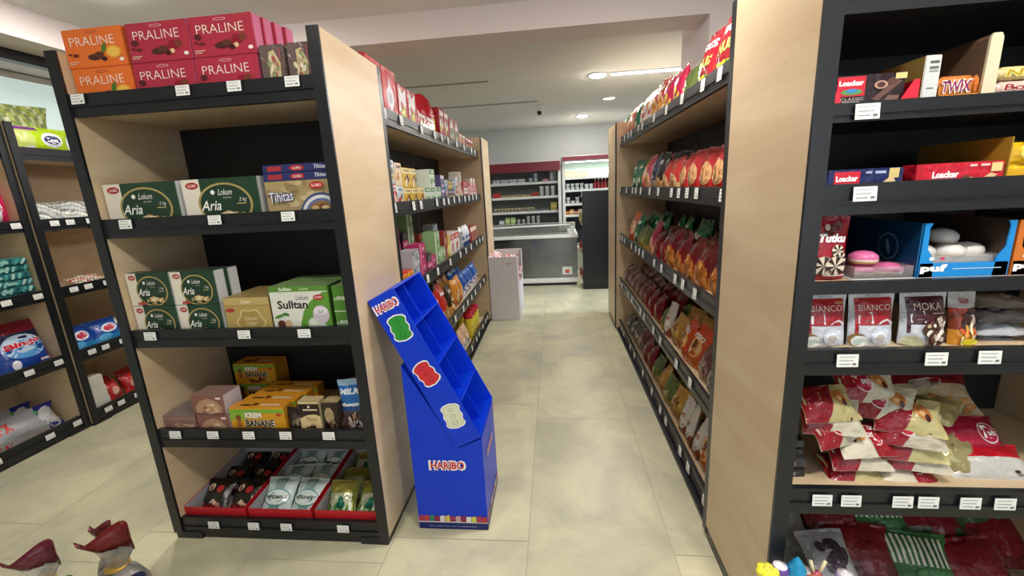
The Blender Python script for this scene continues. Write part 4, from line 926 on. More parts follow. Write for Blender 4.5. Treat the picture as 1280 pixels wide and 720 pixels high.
for k, (kd, x, l) in enumerate((('a', .714, 'white and red mini BIANCO coconut cookie bag by the left post'), ('b', .832, 'white and red BIANCO coconut cookie bag beside the MOKA bag'), ('m', .958, 'white and plum MOKA cookie bag'))):
    put(bianco(kd), 'cookie_bag', l, 'cookie bag', (x, RY+.002, z4), 0, None, -.10)
mb = film_bag(.066, .142, .04, band((.30, '#c8862a'), (.62, '#7a3420'), (.68, '#a83a24'), (1, '#b8b4b6')), 'pouch', 5); T(mb, .066, .142, 'ROLO', .0, .83, .17, .20, '#a82a34', .04, 0, PI/2-.1)
mb.ell(.12, .46, .36, .20, '#3a1e1a', 16, .5); mb.ell(.20, .48, .12, .10, '#b8a49a', 12, .5); mb.blobs(-.05, .22, .3, .14, ['#e8a84a', '#d05a24', '#f4e0a0', '#f8f0d0'], 14, .3, 3); mb.ell(.1, .08, .3, .06, '#e8d82a', 12)
put(mb.mesh('bag'), 'cookie_bag', 'grey and caramel brown bag with sideways lettering beside the MOKA bag', 'cookie bag', (1.055, RY+.004, z4), 0, None, -.16)
def flatpack(c1, c2, s):
    mb = film_bag(.15, .11, .034, lambda u, v, q: c2 if v > .78 else c1, 'pillow', s); mb.blobs(.2, .5, .2, .2, [c2, '#c8c8cc'], 4, .3, s); return mb.mesh('bag')
fp = [flatpack('#b8bcc4', '#c8b83a', 3), flatpack('#c0c4ca', '#d8c22a', 4), flatpack('#8e8888', '#4c1a22', 5), flatpack('#8a8684', '#4a1a20', 6)]
for k in range(4): put(fp[k], 'cookie_bag', 'flat silvery cookie bag at the right, %s of a stack of four' % ['lowest', 'second', 'third', 'topmost'][k], 'cookie bag', (1.17+.004*k, RY+.016+.010*k, z4+.002+.0345*k), .05*(-1)**k, 'stacked silvery bags', -PI/2+.06)
# croissant bags, piled
z5 = .622-.004
def croissant_bag(c1, c2, s, rev=False, logo=True):
    w, h = .165, .105
    def cf(u, v, q):
        uu = -u if rev else u
        return c1 if (q > 0 and uu < 0) else c2
    mb = film_bag(w, h, .048, cf, 'pillow', s, nu=16, nv=12, mat='film'); m = -1 if rev else 1
    if rev: strip(mb, lambda v: -(.03+.30*(v-.5)), lambda v: .492, c1)
    else: strip(mb, lambda v: -.492, lambda v: .03+.30*(v-.5), c1)
    if logo:
        mb.ell(-.10*m, .56, .145, .31, '#e8dcdc', 20, .2); mb.ell(-.10*m, .56, .128, .28, '#a8142a', 20, .2); T(mb, w, h, '7', -.15*m, .58, .42, .11, '#ffffff', .06, .1); T(mb, w, h, 'DAYS', -.055*m, .54, .13, .13, '#ffffff', .03)
    mb.ell(.20*m, .60, .13, .22, '#c98a4c', 16, .4); mb.ell(.22*m, .62, .10, .14, '#b06a34', 14, .4); mb.ell(.27*m, .46, .045, .10, '#4a201a', 12); mb.ell(.19*m, .56, .05, .07, '#e0b078', 10)
    return mb.mesh('bag')
CB = [croissant_bag('#8c0d1f', '#c9c2ae', 1), croissant_bag('#8c0d1f', '#c2bba8', 2), croissant_bag('#960f1e', '#d4cdb8', 3, True), croissant_bag('#860e20', '#bdb27e', 4, False, False)]
CROIS = [(0.855, 1.145, 0.629, 0, -1.15, 3, 'pale gold croissant bag, lowest at the front left'),
 (0.863, 1.145, 0.672, 0.0, -0.95, 0, 'red and white 7 DAYS bag, second up at the front left'),
 (0.882, 1.145, 0.716, 0.12, -0.95, 2, 'white croissant bag with its red end at right, front left pile'),
 (0.808, 1.145, 0.749, 0.35, -0.8, 1, 'red and grey croissant bag above the left pile'),
 (0.772, 1.145, 0.779, -0.1, -0.7, 0, '7 DAYS croissant bag with big logo, upper left of the pile'),
 (0.771, 1.145, 0.824, 0.15, -0.8, 3, 'croissant bag at the top left of the pile'),
 (0.919, 1.186, 0.804, -0.35, -0.7, 0, '7 DAYS croissant bag high in the middle, facing forward'),
 (0.892, 1.203, 0.849, -0.1, -0.7, 1, '7 DAYS croissant bag topmost at the back'),
 (0.97, 1.153, 0.779, -0.3, -0.75, 3, 'croissant bag below the high middle one'),
 (0.971, 1.145, 0.744, -0.3, -0.75, 1, '7 DAYS croissant bag in the centre of the pile'),
 (0.99, 1.145, 0.704, -0.15, -0.95, 3, 'grey croissant bag just above the bright white one'),
 (1.004, 1.145, 0.672, -0.2, -0.95, 0, 'bright white and red 7 DAYS bag, middle front, second up'),
 (0.997, 1.145, 0.629, -0.02, -1.2, 2, 'white croissant bag with a red end at right, lowest in the middle')]
for k, (x, y, z, rz, rx, m, l) in enumerate(CROIS):
    put(CB[m], 'croissant_bag', l, 'croissant bag', (x, y, z), rz, 'croissant bags', rx)
mb = film_bag(.27, .20, .06, lambda u, v, s: '#7c1222' if (v > .72 or v < .08) else '#b8ab8c', 'pillow', 12, nu=16)
mb.poly([(-.22, .66), (-.20, .76), (.02, .80), (.16, .76), (.14, .66), (-.18, .60)], '#a8a29c'); T(mb, .27, .20, 'Croissant', -.04, .70, .09, .30, '#4a3a44', .02, .2); mb.ell(-.30, .45, .08, .07, '#4a3a48', 12); mb.blobs(.08, .34, .30, .12, ['#b47a44', '#a06a38', '#c48e54'], 12, .34, 4)
put(mb.mesh('bag'), 'croissant_bag', 'large beige croissant bag with dark red band at the back right', 'croissant bag', (1.20, RY+.16, z5+.095), -.04, None, -.85)
mb = film_bag(.20, .11, .06, lambda u, v, s: '#a80f38' if u < .8 else '#7c0f2c', 'pillow', 13); mb.ell(.24, .5, .15, .27, '#f0e0e6', 18); mb.ell(.24, .5, .135, .24, '#b01440', 18); T(mb, .22, .13, '7', .20, .52, .34, .10, '#ffffff', .08, .1); T(mb, .22, .13, 'DAYS', .29, .48, .11, .12, '#ffffff', .05)
put(mb.mesh('bag'), 'croissant_bag', 'magenta red 7 DAYS bag at the right edge of the croissant shelf', 'croissant bag', (1.215, RY+.07, z5+.062), .05, None, -.75)
mb = film_bag(.22, .11, .06, lambda u, v, s: '#b81626' if v > .55 else '#c3c2bd', 'pillow', 14); mb.blobs(.3, .25, .1, .1, ['#3a2a2a', '#8a7a6a'], 4, .4, 2)
put(mb.mesh('bag'), 'croissant_bag', 'red and silver bag under the magenta 7 DAYS bag', 'croissant bag', (1.225, RY+.012, z5+.02), -.03, None, -.95)
for k, (x, y, z, s, rz, rx) in enumerate(((1.10, .11, .085, 15, -.5, -.8), (1.115, .022, .02, 16, -.2, -.8))):
    mb = film_bag(.17, .15, .08, lambda u, v, s: '#b4aa78', 'pillow', s, mat='foil', wr=2.2); mb.poly([(-.4, .5), (.1, .62), (.4, .45), (.1, .55)], '#6a6240'); put(mb.mesh('bag'), 'croissant_bag', ['crumpled gold foil bag behind the front gold one', 'crumpled gold foil bag in front beside the white croissant bags'][k], 'croissant bag', (x, RY+y, z5+z), rz, 'gold foil bags', rx)
for k in range(4):
    mb = carton(.07, .026, .16, ['#2c2a2e', '#4a464a', '#26282e', '#3a3a40'][k], mat='film'); mb.rect(-.4, .2, .1, .7, ['#8a8288', '#9a9296', '#a8aab4', '#6a6a70'][k], 1, 1)
    put(mb.mesh('x'), 'chocolate_box', 'flat dark chocolate pack at the left end, %s of its stack of four' % ['lowest', 'second', 'third', 'topmost'][k], 'chocolate box', (.680+.003*(k % 2), RY+.03+.01*k, z5+.0265*k), .06*(-1)**k, 'flat dark chocolate packs')
# dim bags on the lowest deck
z6 = .109-.03
def dimpack(c, c2, s, stripes=None, w=.22, h=.19):
    mb = film_bag(w, h, .06, lambda u, v, q: c if v > .35 else c2, 'pillow', s)
    if stripes:
        for i in range(11): mb.rect(-.44+i*.08, .45, -.40+i*.08, .9, stripes, 1, 4)
    mb.ell(.1, .3, .2, .12, c, 12); return mb.mesh('bag')
DP = [('#8f9298', '#7a7c82', None, 'grey and white plastic bag'), ('#a8aab0', '#8a8c92', None, 'white plastic bag with dark ovals'), ('#6e0f1c', '#520c16', None, 'dark red sweets bag'), ('#2f6a38', '#245428', '#d8d8d0', 'green sweets bag with white stripes'), ('#6e1024', '#2c4a28', None, 'dark red and green sweets bag'), ('#761022', '#5e0e1c', None, 'crimson sweets bag')]
DPm = [dimpack(a, b, i+20, s) for i, (a, b, s, l) in enumerate(DP)]
mb = film_bag(.16, .17, .06, lambda u, v, q: '#9a9ca2', 'pillow', 31); mb.blobs(0, .5, .3, .32, ['#3a2c3c'], 6, .34, 3); mb.ell(.0, .4, .22, .16, '#3a2c3c', 14); mb.ell(-.18, .7, .1, .09, '#3a2c3c', 12); mb.ell(.12, .74, .1, .08, '#3a2c3c', 12); DPm[1] = mb.mesh('bag')
for k, (x, y, z, m, rz) in enumerate(((.875, .030, .135, 1, .1), (.765, .05, .03, 0, 0), (.775, .15, .13, 0, .1), (1.00, .09, .09, 2, -.1), (.98, .20, .15, 2, .1), (1.16, .07, .08, 3, -.15), (1.12, .20, .15, 3, 0), (1.36, .06, .07, 5, .1), (1.30, .20, .14, 4, 0), (1.50, .18, .09, 5, .0), (1.46, .26, .18, 4, .05))):
    put(DPm[m], 'sweets_bag', DP[m][3]+', lowest deck at right, %s' % (['front left', 'behind the dark oval one', 'back left', 'left of the striped ones', 'behind its twin', 'front one', 'rear one', 'front right', 'behind the crimson one', 'far right front', 'far right rear'][k]), 'sweets bag', (x, RY+y, z6+z+.002), rz, 'bags on the lowest deck', -.85)
# ------------------------------------------------------------------ right shelf run: snack bags
SHELF = ['top shelf', 'second shelf', 'third shelf', 'fourth shelf', 'bottom shelf']
TAN = ['#c8905a', '#b87a44', '#dca86c', '#a86a3a', '#e2b880']
def gigs(mb):
    T(mb, .2, .28, 'GIGS', .12, .74, .13, .60, '#f4f4f4', .05, .2, .12); T(mb, .2, .28, 'L', -.28, .62, .09, .12, '#f4f4f4', .05, .2); T(mb, .2, .28, 'NUS', .08, .50, .16, .62, '#b8c26a', .06, .2, .1)
    mb.poly([(-.46, .20), (0, .30), (.46, .42), (.46, .36), (0, .25), (-.46, .14)], '#e8d838'); T(mb, .2, .28, 'GIANT', .1, .17, .12, .6, '#4e7a1e', .04, .2, .12)
V = {}
V['big'] = (snack(1, '#a01828', '#8fae2c', None, None, extra=gigs, w=.24, h=.27, t=.08), 'big red GIGS bag with lime foot')
V['mag'] = (snack(2, '#c0204e', '#b8184a', None, ['#f0a028', '#e8c848'], .34, wave='#f0e0c8', w=.20, h=.235), 'magenta snack bag with orange wave')
V['yel'] = (snack(3, '#c23a30', '#e0a838', '#e8d0a0', ['#e8b04a', '#d07830'], .4, 'CHIP'), 'red and yellow chip bag')
V['wht'] = (snack(4, '#e6ddd6', '#d88a3a', '#f0e8dc', ['#c83a3a', '#e8a050', '#d8d0c8'], .5), 'white and orange chip bag')
V['grn'] = (snack(5, '#136a44', '#0f5a3a', None, ['#d8e0c8', '#8ab878'], .36, 'Mais', '#e8f0dc'), 'dark green snack bag')
V['org'] = (snack(6, '#d86a4a', '#c84a2c', '#f0d8c0', ['#c8402a', '#f0b070'], .5), 'salmon orange snack bag')
V['tan'] = (snack(7, '#a01c26', '#b02a26', '#d0a070', TAN, .45, w=.17, h=.225), 'red bag with tan puff picture')
V['tan2'] = (snack(8, '#98182a', '#a83428', '#d8b080', TAN, .50, 'FLIPS', w=.17, h=.25), 'red FLIPS bag with tan picture')
V['redtan'] = (snack(9, '#b02a28', '#c8a878', '#ceb080', TAN, .30, w=.18, h=.21), 'red topped bag of pale crisps')
V['navy'] = (snack(10, '#2c3450', '#8a7a6a', None, ['#c8ccd8', '#a08a70'], .4, 'Salz', '#d8dce8', w=.16), 'navy blue snack bag')
V['blk'] = (snack(11, '#22242a', '#c8a060', None, ['#d8b878', '#a87a48'], .24, 'NOIR', '#c8c8c8', w=.16), 'black and gold snack bag')
V['pink'] = (snack(12, '#b8405a', '#d8a080', '#e8c8b0', TAN, .3, w=.16), 'pink snack bag')
V['brn'] = (snack(13, '#6a4038', '#8a6458', '#9a7a6a', ['#5a3a30', '#a88a7a', '#c8b4a4'], .4, w=.17, h=.2, t=.09), 'brown pink bag of dark snacks')
V['puff'] = (snack(21, '#7c0f1a', '#b8722e', '#c07a34', ['#d08a40', '#b86a2a', '#e0a058', '#a85a24', '#d89a50'], .34, w=.18, h=.24, t=.10, extra=lambda mb: mb.blobs(0, .26, .36, .20, ['#cc8438', '#b4682a', '#dca058', '#a45a22'], 22, .26, 5)), 'red topped bag of orange puffs')
V['dkred'] = (snack(14, '#6e1018', '#8a1a20', None, ['#a83a34', '#c8945a'], .4, w=.18, h=.21, t=.09), 'deep red glossy bag')
V['mix'] = (snack(15, '#b88a3a', '#a86a2c', '#c89a50', ['#8a5a28', '#d8b060', '#6a4a20'], .5, w=.18, h=.20, t=.09), 'ochre bag of mixed nuts')
V['orng'] = (snack(16, '#c8481c', '#b85a24', '#e0a058', ['#e8c080', '#b04a1a', '#6a3a1c'], .5, 'PEKI', w=.15, h=.24), 'bright orange snack bag with face')
V['grey'] = (snack(17, '#4c4644', '#6c625c', '#8a7e74', ['#a89a8c', '#5a4c44', '#c8bcb0'], .4, w=.18, h=.19, t=.09), 'grey brown clear bag of snacks')
V['olive'] = (snack(18, '#5a6a34', '#a88a3c', None, ['#c8a850', '#8a9a50', '#d8c070'], .35, w=.18, h=.19, t=.08), 'olive and yellow bag')
V['blu'] = (snack(19, '#22386a', '#d8d8dc', None, ['#c8ccd4', '#8a96b8'], .3, w=.15, h=.2), 'blue and white bag')
V['slim'] = (snack(20, '#c8c4bc', '#8a4a34', '#e0dcd4', ['#b06a4a', '#e8e4dc'], .4, w=.10, h=.23, t=.05), 'slim silver bag')
def fill(side, shelf, row, seq, y0, dx, lean, gap=.004, dz=0.0, jit=.10, gname=None):
    rg = random.Random(shelf*10+row*3+(50 if side == 'right' else 0)); y = y0
    if side == 'right' and shelf > 1: jit = .20
    zs = LIP[shelf][0]-.038+dz
    cnt = {}
    for k, key in enumerate(seq):
        if isinstance(key, (int, float)): y += key; continue
        me, look = V[key]
        w = max(v.co.x for v in me.vertices)-min(v.co.x for v in me.vertices)
        y += w/2
        cnt[key] = cnt.get(key, 0)+1; n = cnt[key]
        rown = ['front row', 'second row', 'back row'][row]
        lab = '%s, %s from near, %s, %s, %s run' % (look, ORD[n-1], rown, SHELF[shelf], side)
        if side == 'right': loc = (.672+dx, y, zs); rz = -PI/2
        else: loc = (-.828-dx, y, zs); rz = PI/2
        put(me, KIND.get(key, 'snack_bag'), lab, CATS.get(key, 'snack bag'), loc, rz+rg.uniform(-jit, jit), 'snack bags on the %s of the right shelf run' % SHELF[shelf] if side == 'right' else 'goods on the %s of the left shelf run' % SHELF[shelf], -lean*rg.uniform(.8, 1.2), rg.uniform(-jit, jit)*.7)
        y += w/2+gap
KIND = {}; CATS = {}
fill('right', 0, 0, ['big', 'big', .02, 'olive', 'mag', 'mag', 'yel', 'yel', 'wht', 'wht', .06, 'grn', .05, 'org', 'org', 'grn', 'grn'], 1.84, .0, .16)
fill('right', 0, 1, [.35, 'mag', 'mag', 'yel', 'yel', 'wht', .06, 'grn', .05, 'org', 'org'], 1.66, .13, .12)
fill('right', 1, 0, ['tan', 'tan', 'tan', 'tan', 'tan', 'redtan', .02, 'redtan', 'blk', 'navy', 'pink', 'org', 'grn', 'grn'], 1.69, .0, .20)
fill('right', 1, 1, ['tan2', 'tan2', 'tan2', 'tan2', .08, 'tan2', .08, 'redtan', 'blk', 'navy', 'pink', 'pink', 'grn'], 1.72, .12, .16, dz=.0)
fill('right', 2, 0, ['puff', 'puff', 'puff', 'puff', 'puff', 'puff', 'dkred', 'dkred', 'pink', .05, 'olive', 'olive', 'grn', 'org'], 1.68, .0, .25)
fill('right', 2, 1, ['dkred', 'dkred', 'dkred', 'dkred', 'dkred', 'grn', 'dkred', 'dkred', 'dkred', .04, 'grn', 'grn', 'grn', 'grn'], 1.68, .13, .20)
fill('right', 2, 2, ['dkred', 'dkred', 'tan2', 'dkred', 'grn', 'dkred', 'grn', 'dkred', 'grn', 'grn', 'dkred', 'grn', 'grn'], 1.70, .26, .10)
fill('right', 3, 0, ['slim', 'grey', 'brn', 'orng', 'orng', 'mix', 'slim', 'olive', 'dkred', 'dkred', 'dkred', 'brn', 'brn', 'brn', 'brn', 'brn'], 1.67, .0, .30)
fill('right', 3, 1, ['blu', 'mix', 'mix', 'brn', 'mix', 'mix', 'olive', 'dkred', 'dkred', 'dkred', 'brn', 'brn', 'brn', 'brn', 'brn'], 1.67, .13, .25)
fill('right', 3, 2, ['mix', 'mix', 'mix', 'olive', 'mix', 'olive', 'dkred', 'dkred', 'dkred', 'brn', 'brn', 'brn', 'brn', 'brn'], 1.67, .26, .12)
fill('right', 4, 0, ['mag', 'orng', 'slim', 'slim', 'slim', .02, 'mix', 'olive', 'mix', 'olive', 'dkred', 'dkred', 'brn', 'grey', 'grey', 'grey'], 1.67, .0, .28)
fill('right', 4, 1, ['org', 'orng', 'blu', 'navy', 'mix', 'mix', 'olive', 'dkred', 'dkred', 'brn', 'brn', 'grey', 'grey', 'grey'], 1.67, .13, .2)

# ------------------------------------------------------------------ left shelf run: boxes, pouches
def gbox(w, h, d, bg, ac, cols, s, text=None, tc='#f4f0e8', kind='a', top=None):
    mb = carton(w, h, d, bg, {'top': top or bg}, mat='carton'); mb.begin(FR(w, h), 'carton')
    if kind == 'a': mb.rect(-.5, .72, .5, .96, ac, 1, 1); mb.blobs(0, .36, .34, .24, cols, 12, .34, s)
    if kind == 'b': mb.rect(-.5, 0, -.28, 1, ac, 1, 1); mb.blobs(.12, .5, .28, .32, cols, 10, .4, s)
    if kind == 'c': mb.ell(0, .5, .38, .34, ac, 20); mb.blobs(0, .5, .24, .2, cols, 8, .4, s)
    if kind == 'd': mb.rect(-.5, .3, .5, .62, ac, 1, 1); mb.blobs(0, .8, .3, .10, cols, 6, .5, s); mb.blobs(0, .14, .3, .08, cols, 6, .5, s+1)
    if text: T(mb, w, h, text, 0, {'a': .84, 'b': .8, 'c': .5, 'd': .46}[kind], .14, .66, tc, .03)
    return mb.mesh('box')
def addV(key, me, look, kind='box', cat='box'): V[key] = (me, look); KIND[key] = kind; CATS[key] = cat
MIX1 = ['#e8e4dc', '#2a3a6a', '#c83a3a', '#e8c84a']
addV('b_red', gbox(.11, .13, .08, '#c02a34', '#e8e0da', MIX1, 1, 'TEA', '#a02030'), 'red and white tea box', 'tea_box', 'tea box')
addV('b_sil', gbox(.10, .12, .08, '#b8c4ce', '#e8ecee', MIX1, 2, 'VITA', '#34507a'), 'pale silver blue box', 'tea_box', 'tea box')
addV('b_yel', gbox(.12, .11, .08, '#d8b43a', '#f0e4b0', ['#b87a20', '#f4ecd0', '#6a4a1a'], 3, 'CAJ', '#8a5a1a'), 'yellow tea box', 'tea_box', 'tea box')
addV('b_peach', gbox(.10, .12, .08, '#e0c8a4', '#f0e4d0', ['#c8783a', '#e8d8b8'], 4, 'KAMI', '#8a5a3a'), 'peach coloured tea box', 'tea_box', 'tea box')
addV('b_grn', gbox(.13, .115, .09, '#dce4d4', '#3f8a4a', ['#7ab86a', '#d8e8cc', '#4a9a5a'], 5, 'NANA', '#f0f4e8'), 'white and green tea box', 'tea_box', 'tea box')
addV('b_pur', gbox(.10, .10, .08, '#5a4a7a', '#c8bcd8', ['#e8e0ec', '#8a6aa8'], 6, 'BOR', '#f0e8f4'), 'purple box', 'tea_box', 'tea box')
addV('b_navy', gbox(.10, .17, .08, '#242a48', '#4a5480', ['#8a94b8', '#c8ccd8'], 7, 'NOX'), 'dark navy tall box', 'coffee_box', 'coffee box')
addV('b_blu', gbox(.09, .17, .07, '#4a86b8', '#d8e4ec', ['#e8a05a', '#f0ece0', '#c8502a'], 8, 'MILK', '#24507a'), 'sky blue tall box', 'coffee_box', 'coffee box')
addV('b_gold', gbox(.08, .16, .07, '#d0b04a', '#2a3050', ['#f0e0a0', '#3a3a60'], 9, 'KAVA', kind='d'), 'gold and navy tall box', 'coffee_box', 'coffee box')
addV('b_wht', gbox(.07, .20, .06, '#e6e2da', '#c83240', ['#d8b0a8', '#c8c0b8'], 10, 'ROSA', kind='d'), 'tall white box with red band', 'biscuit_box', 'biscuit box')
addV('b_dred', gbox(.07, .17, .08, '#a02430', '#e8dcd4', ['#e0c0b0', '#c85a50'], 11, 'KEKS', '#a02430', kind='d'), 'dark red upright box', 'biscuit_box', 'biscuit box')
addV('b_red2', gbox(.06, .15, .08, '#c04a54', '#e8dcd8', ['#e8c8c0', '#a02a3a'], 12, None, kind='c'), 'rose red upright box', 'biscuit_box', 'biscuit box')
addV('c_tin', gbox(.13, .12, .1, '#a88a4a', '#c8ac6a', ['#8a6a34', '#d8c080'], 13, None, kind='c'), 'brassy gold tin box', 'biscuit_box', 'biscuit box')
addV('c_waf', gbox(.09, .10, .07, '#d83a2a', '#f0c84a', ['#f4e8a8', '#c83020'], 14, 'NAPO', '#c83020'), 'red and yellow wafer box', 'wafer_box', 'wafer box')
addV('c_gry', gbox(.13, .10, .09, '#b4b6ba', '#6a7488', ['#e0e2e6', '#8a90a0'], 15, 'CERE', '#e8eaee'), 'light grey box', 'biscuit_box', 'biscuit box')
addV('c_pnk', gbox(.11, .11, .08, '#b8346a', '#e07aa0', ['#f0b8cc', '#8a2050'], 16, None, kind='b'), 'raspberry pink box', 'biscuit_box', 'biscuit box')
addV('c_blk', gbox(.10, .14, .08, '#1c1a20', '#c83a74', ['#5a5a60', '#a0a0a8'], 17, 'LUX', kind='d'), 'black box with pink band', 'biscuit_box', 'biscuit box')
addV('c_grn', gbox(.12, .13, .09, '#8ab07a', '#d8e4c8', ['#4a7a3a', '#e8f0dc', '#b8d0a0'], 18, None, kind='b'), 'leaf green box', 'biscuit_box', 'biscuit box')
addV('c_brd', gbox(.09, .24, .07, '#8c2c2a', '#c87a6a', ['#e8c0b0', '#a84038'], 19, None, kind='b'), 'tall brick red box', 'biscuit_box', 'biscuit box')
addV('c_ylw', gbox(.06, .20, .06, '#d8c02c', '#f0e48a', ['#b0901a', '#f4eca8'], 20, None, kind='d'), 'tall narrow yellow box', 'biscuit_box', 'biscuit box')
addV('c_kin', gbox(.15, .20, .10, '#e8e2dc', '#d03a2c', ['#c8302a', '#e8743a', '#f4f0ea', '#d84a34'], 21, 'BONY', '#f4f0ea'), 'white and red cereal box', 'cereal_box', 'cereal box')
addV('c_gcr', gbox(.15, .17, .10, '#8a8c90', '#a8aaae', ['#b8babe', '#6a6c70'], 22, None, kind='d'), 'plain grey carton', 'carton', 'carton')
addV('c_bw', snack(31, '#e4e4e8', '#3a5aa0', None, ['#c8d0e4', '#2a4a90', '#e8c0a0'], .4, w=.13, h=.21, t=.06), 'white and blue pouch', 'pouch', 'pouch')
addV('c_fr', gbox(.08, .17, .08, '#a83a34', '#e8d0c0', ['#e0b8a0', '#7a2420'], 23, None), 'far red brown box', 'biscuit_box', 'biscuit box')
addV('d_yel', snack(32, '#d8b420', '#e0c83a', '#f0e070', ['#c89a1a', '#f4ecaa', '#a83a20'], .5, 'PUFI', '#a82a1a', w=.20, h=.19, t=.09), 'yellow crisps bag', 'snack_bag', 'snack bag')
addV('d_red', snack(33, '#b82a20', '#c8a070', None, ['#e0c080', '#b88a50', '#8a5a2c'], .24, 'boni', '#f4eee8', w=.22, h=.30, t=.09, kind='pouch'), 'large red boni pouch', 'pouch', 'pouch')
addV('d_red2', snack(34, '#a8221c', '#d8b43a', None, ['#e8d060', '#f0e8a0'], .28, 'boni', '#f4eee8', w=.16, h=.27, t=.08, kind='pouch'), 'slim red boni pouch', 'pouch', 'pouch')
addV('d_pop', snack(35, '#3a2c20', '#c8904a', None, ['#e0b878', '#a86a34', '#f0d8a8'], .34, 'POP', '#e8e4dc', w=.18, h=.25, kind='pouch'), 'dark brown POP pouch', 'pouch', 'pouch')
addV('d_org', snack(36, '#d08a34', '#b86a24', '#e8b870', ['#c87a2a', '#e8d0a0'], .4, w=.17, h=.25), 'amber crisps bag', 'snack_bag', 'snack bag')
addV('d_wb', snack(37, '#2c5aa8', '#e4e6ea', None, ['#f0f2f6', '#5a8ac8', '#c8402c'], .36, w=.17, h=.24), 'blue and white crisps bag', 'snack_bag', 'snack bag')
addV('e_wht', snack(38, '#e0e0dc', '#d8d4cc', None, ['#8a5a44', '#5a7aa8', '#c8c4bc', '#e8a05a'], .45, 'rise', '#2a4a30', w=.17, h=.24, t=.08), 'white pouch with small pictures', 'pouch', 'pouch')
addV('e_pk', snack(39, '#d8b090', '#c8e0e4', None, ['#e89a5a', '#f0e8e0'], .4, w=.15, h=.20, t=.07), 'peach and pale blue pouch', 'pouch', 'pouch')
def canister():
    mb = MB(); mb.lathe([(.038, 0), (.04, .004), (.04, .20), (.038, .204)], '#d8c030', 'plastic', 18); mb.begin(lambda u, v, l: Vector(((.0402+l)*math.sin(u*2.2), -(.0402+l)*math.cos(u*2.2), v*.204)), 'plastic')
    mb.rect(-.35, .30, .35, .78, '#e8dc50', 8, 1); mb.text('PRUTI', 0, .54, .10, '#3a5a24', w=.5, bold=.03); mb.blobs(0, .16, .3, .1, ['#8a3a1a', '#f0e8a0'], 6, .4, 1); return mb.mesh('body')
CAN = canister()
mb = MB(); mb.lathe([(.040, .200), (.0425, .203), (.0425, .235), (.039, .242), (.0, .243)], '#b81a34', 'plastic', 18); CAP = mb.mesh('cap')
def gift(w, h, d, col, s, motif):
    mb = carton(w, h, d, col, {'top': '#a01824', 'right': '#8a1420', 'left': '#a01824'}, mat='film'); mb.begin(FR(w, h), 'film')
    if motif == 'silver': mb.ell(0, .45, .26, .22, '#e8e4ec', 18); mb.poly([(-.2, .5), (0, .85), (.2, .5), (.08, .2), (-.08, .2)], '#dcd8e4'); mb.ell(0, .45, .12, .12, '#b8b4c8', 12); mb.rect(-.46, .93, .46, .97, '#d8606a', 1, 1)
    elif motif == 'bag': mb.poly([(-.42, .35), (-.3, .98), (.0, .80), (.42, .98), (.30, .55), (.1, .30)], '#ece8ea'); mb.ell(0, .35, .22, .20, '#a8b83a', 14); mb.ell(.1, .30, .14, .14, '#e8d84a', 12); mb.ell(-.1, .5, .12, .1, '#c83040', 12)
    elif motif == 'green': mb.rect(-.4, .08, .4, .6, '#5a6a4a', 1, 1); mb.blobs(0, .35, .3, .2, ['#8a9a6a', '#d8d0b8', '#3a5a34'], 10, .4, s); mb.poly([(-.4, .62), (0, .95), (.4, .62)], '#d8ccc8')
    else: mb.blobs(0, .4, .32, .26, ['#e8d84a', '#f0ece0', '#c8a02a', '#8a1420'], 10, .35, s); mb.rect(-.4, .78, .4, .92, '#f0e0dc', 1, 1)
    return mb.mesh('box')
addV('g_sil', gift(.19, .255, .1, '#c01c2c', 1, 'silver'), 'tall red gift box with silver motif', 'gift_box', 'gift box')
addV('g_bag', gift(.16, .215, .09, '#b81a28', 2, 'bag'), 'red gift box with white wrap', 'gift_box', 'gift box')
addV('g_low', gift(.19, .125, .045, '#b84038', 3, 'low'), 'low red gift box with yellow figures', 'gift_box', 'gift box')
addV('g_mid', gift(.14, .24, .09, '#b01c2c', 4, 'low'), 'upright crimson gift box', 'gift_box', 'gift box')
addV('g_grn', gift(.17, .22, .09, '#a83430', 5, 'green'), 'red gift box with green window', 'gift_box', 'gift box')
addV('g_sml', gift(.14, .14, .09, '#b86a3a', 6, 'low'), 'small orange brown gift box', 'gift_box', 'gift box')
addV('g_sm2', gift(.12, .13, .09, '#8e2438', 7, 'low'), 'small wine red gift box', 'gift_box', 'gift box')
# heart shaped domes on the top shelf
mb = MB(); mb.lathe([(.001, .0), (.07, .0), (.085, .03), (.088, .10), (.082, .17), (.06, .23), (.03, .262), (.0, .27)], '#b01424', 'film', 20); mb.begin(lambda u, v, l: Vector(((.088+l)*math.sin(u*2.2), -(.088+l)*math.cos(u*2.2), v*.27)), 'film'); mb.ell(0, .3, .2, .16, '#e8c83a', 12); mb.rect(-.3, .48, .3, .52, '#d85a60', 6, 1)
DOME = mb.mesh('dome')
fill('left', 0, 0, ['g_sil', 'g_sil', .01, 'g_bag', 'g_bag', 'g_low', 'g_low', .16, 'g_mid', 'g_mid', .02, 'g_grn', 'g_grn', .01, 'g_sml', 'g_sml', 'g_sm2', 'g_sm2', 'g_sm2'], 2.03, .0, 0, jit=.02)
for k, (y, s) in enumerate(((3.00, .98), (3.22, 1.2))):
    o = put(DOME, 'gift_dome', 'glossy dark red domed gift pack behind the low boxes, %s' % ['smaller', 'larger'][k], 'gift pack', (-.828-.052-.09*s+(.04 if k else 0), y, LIP[0][0]-.039), PI/2, 'domed gift packs'); o.scale = (s, s, s)
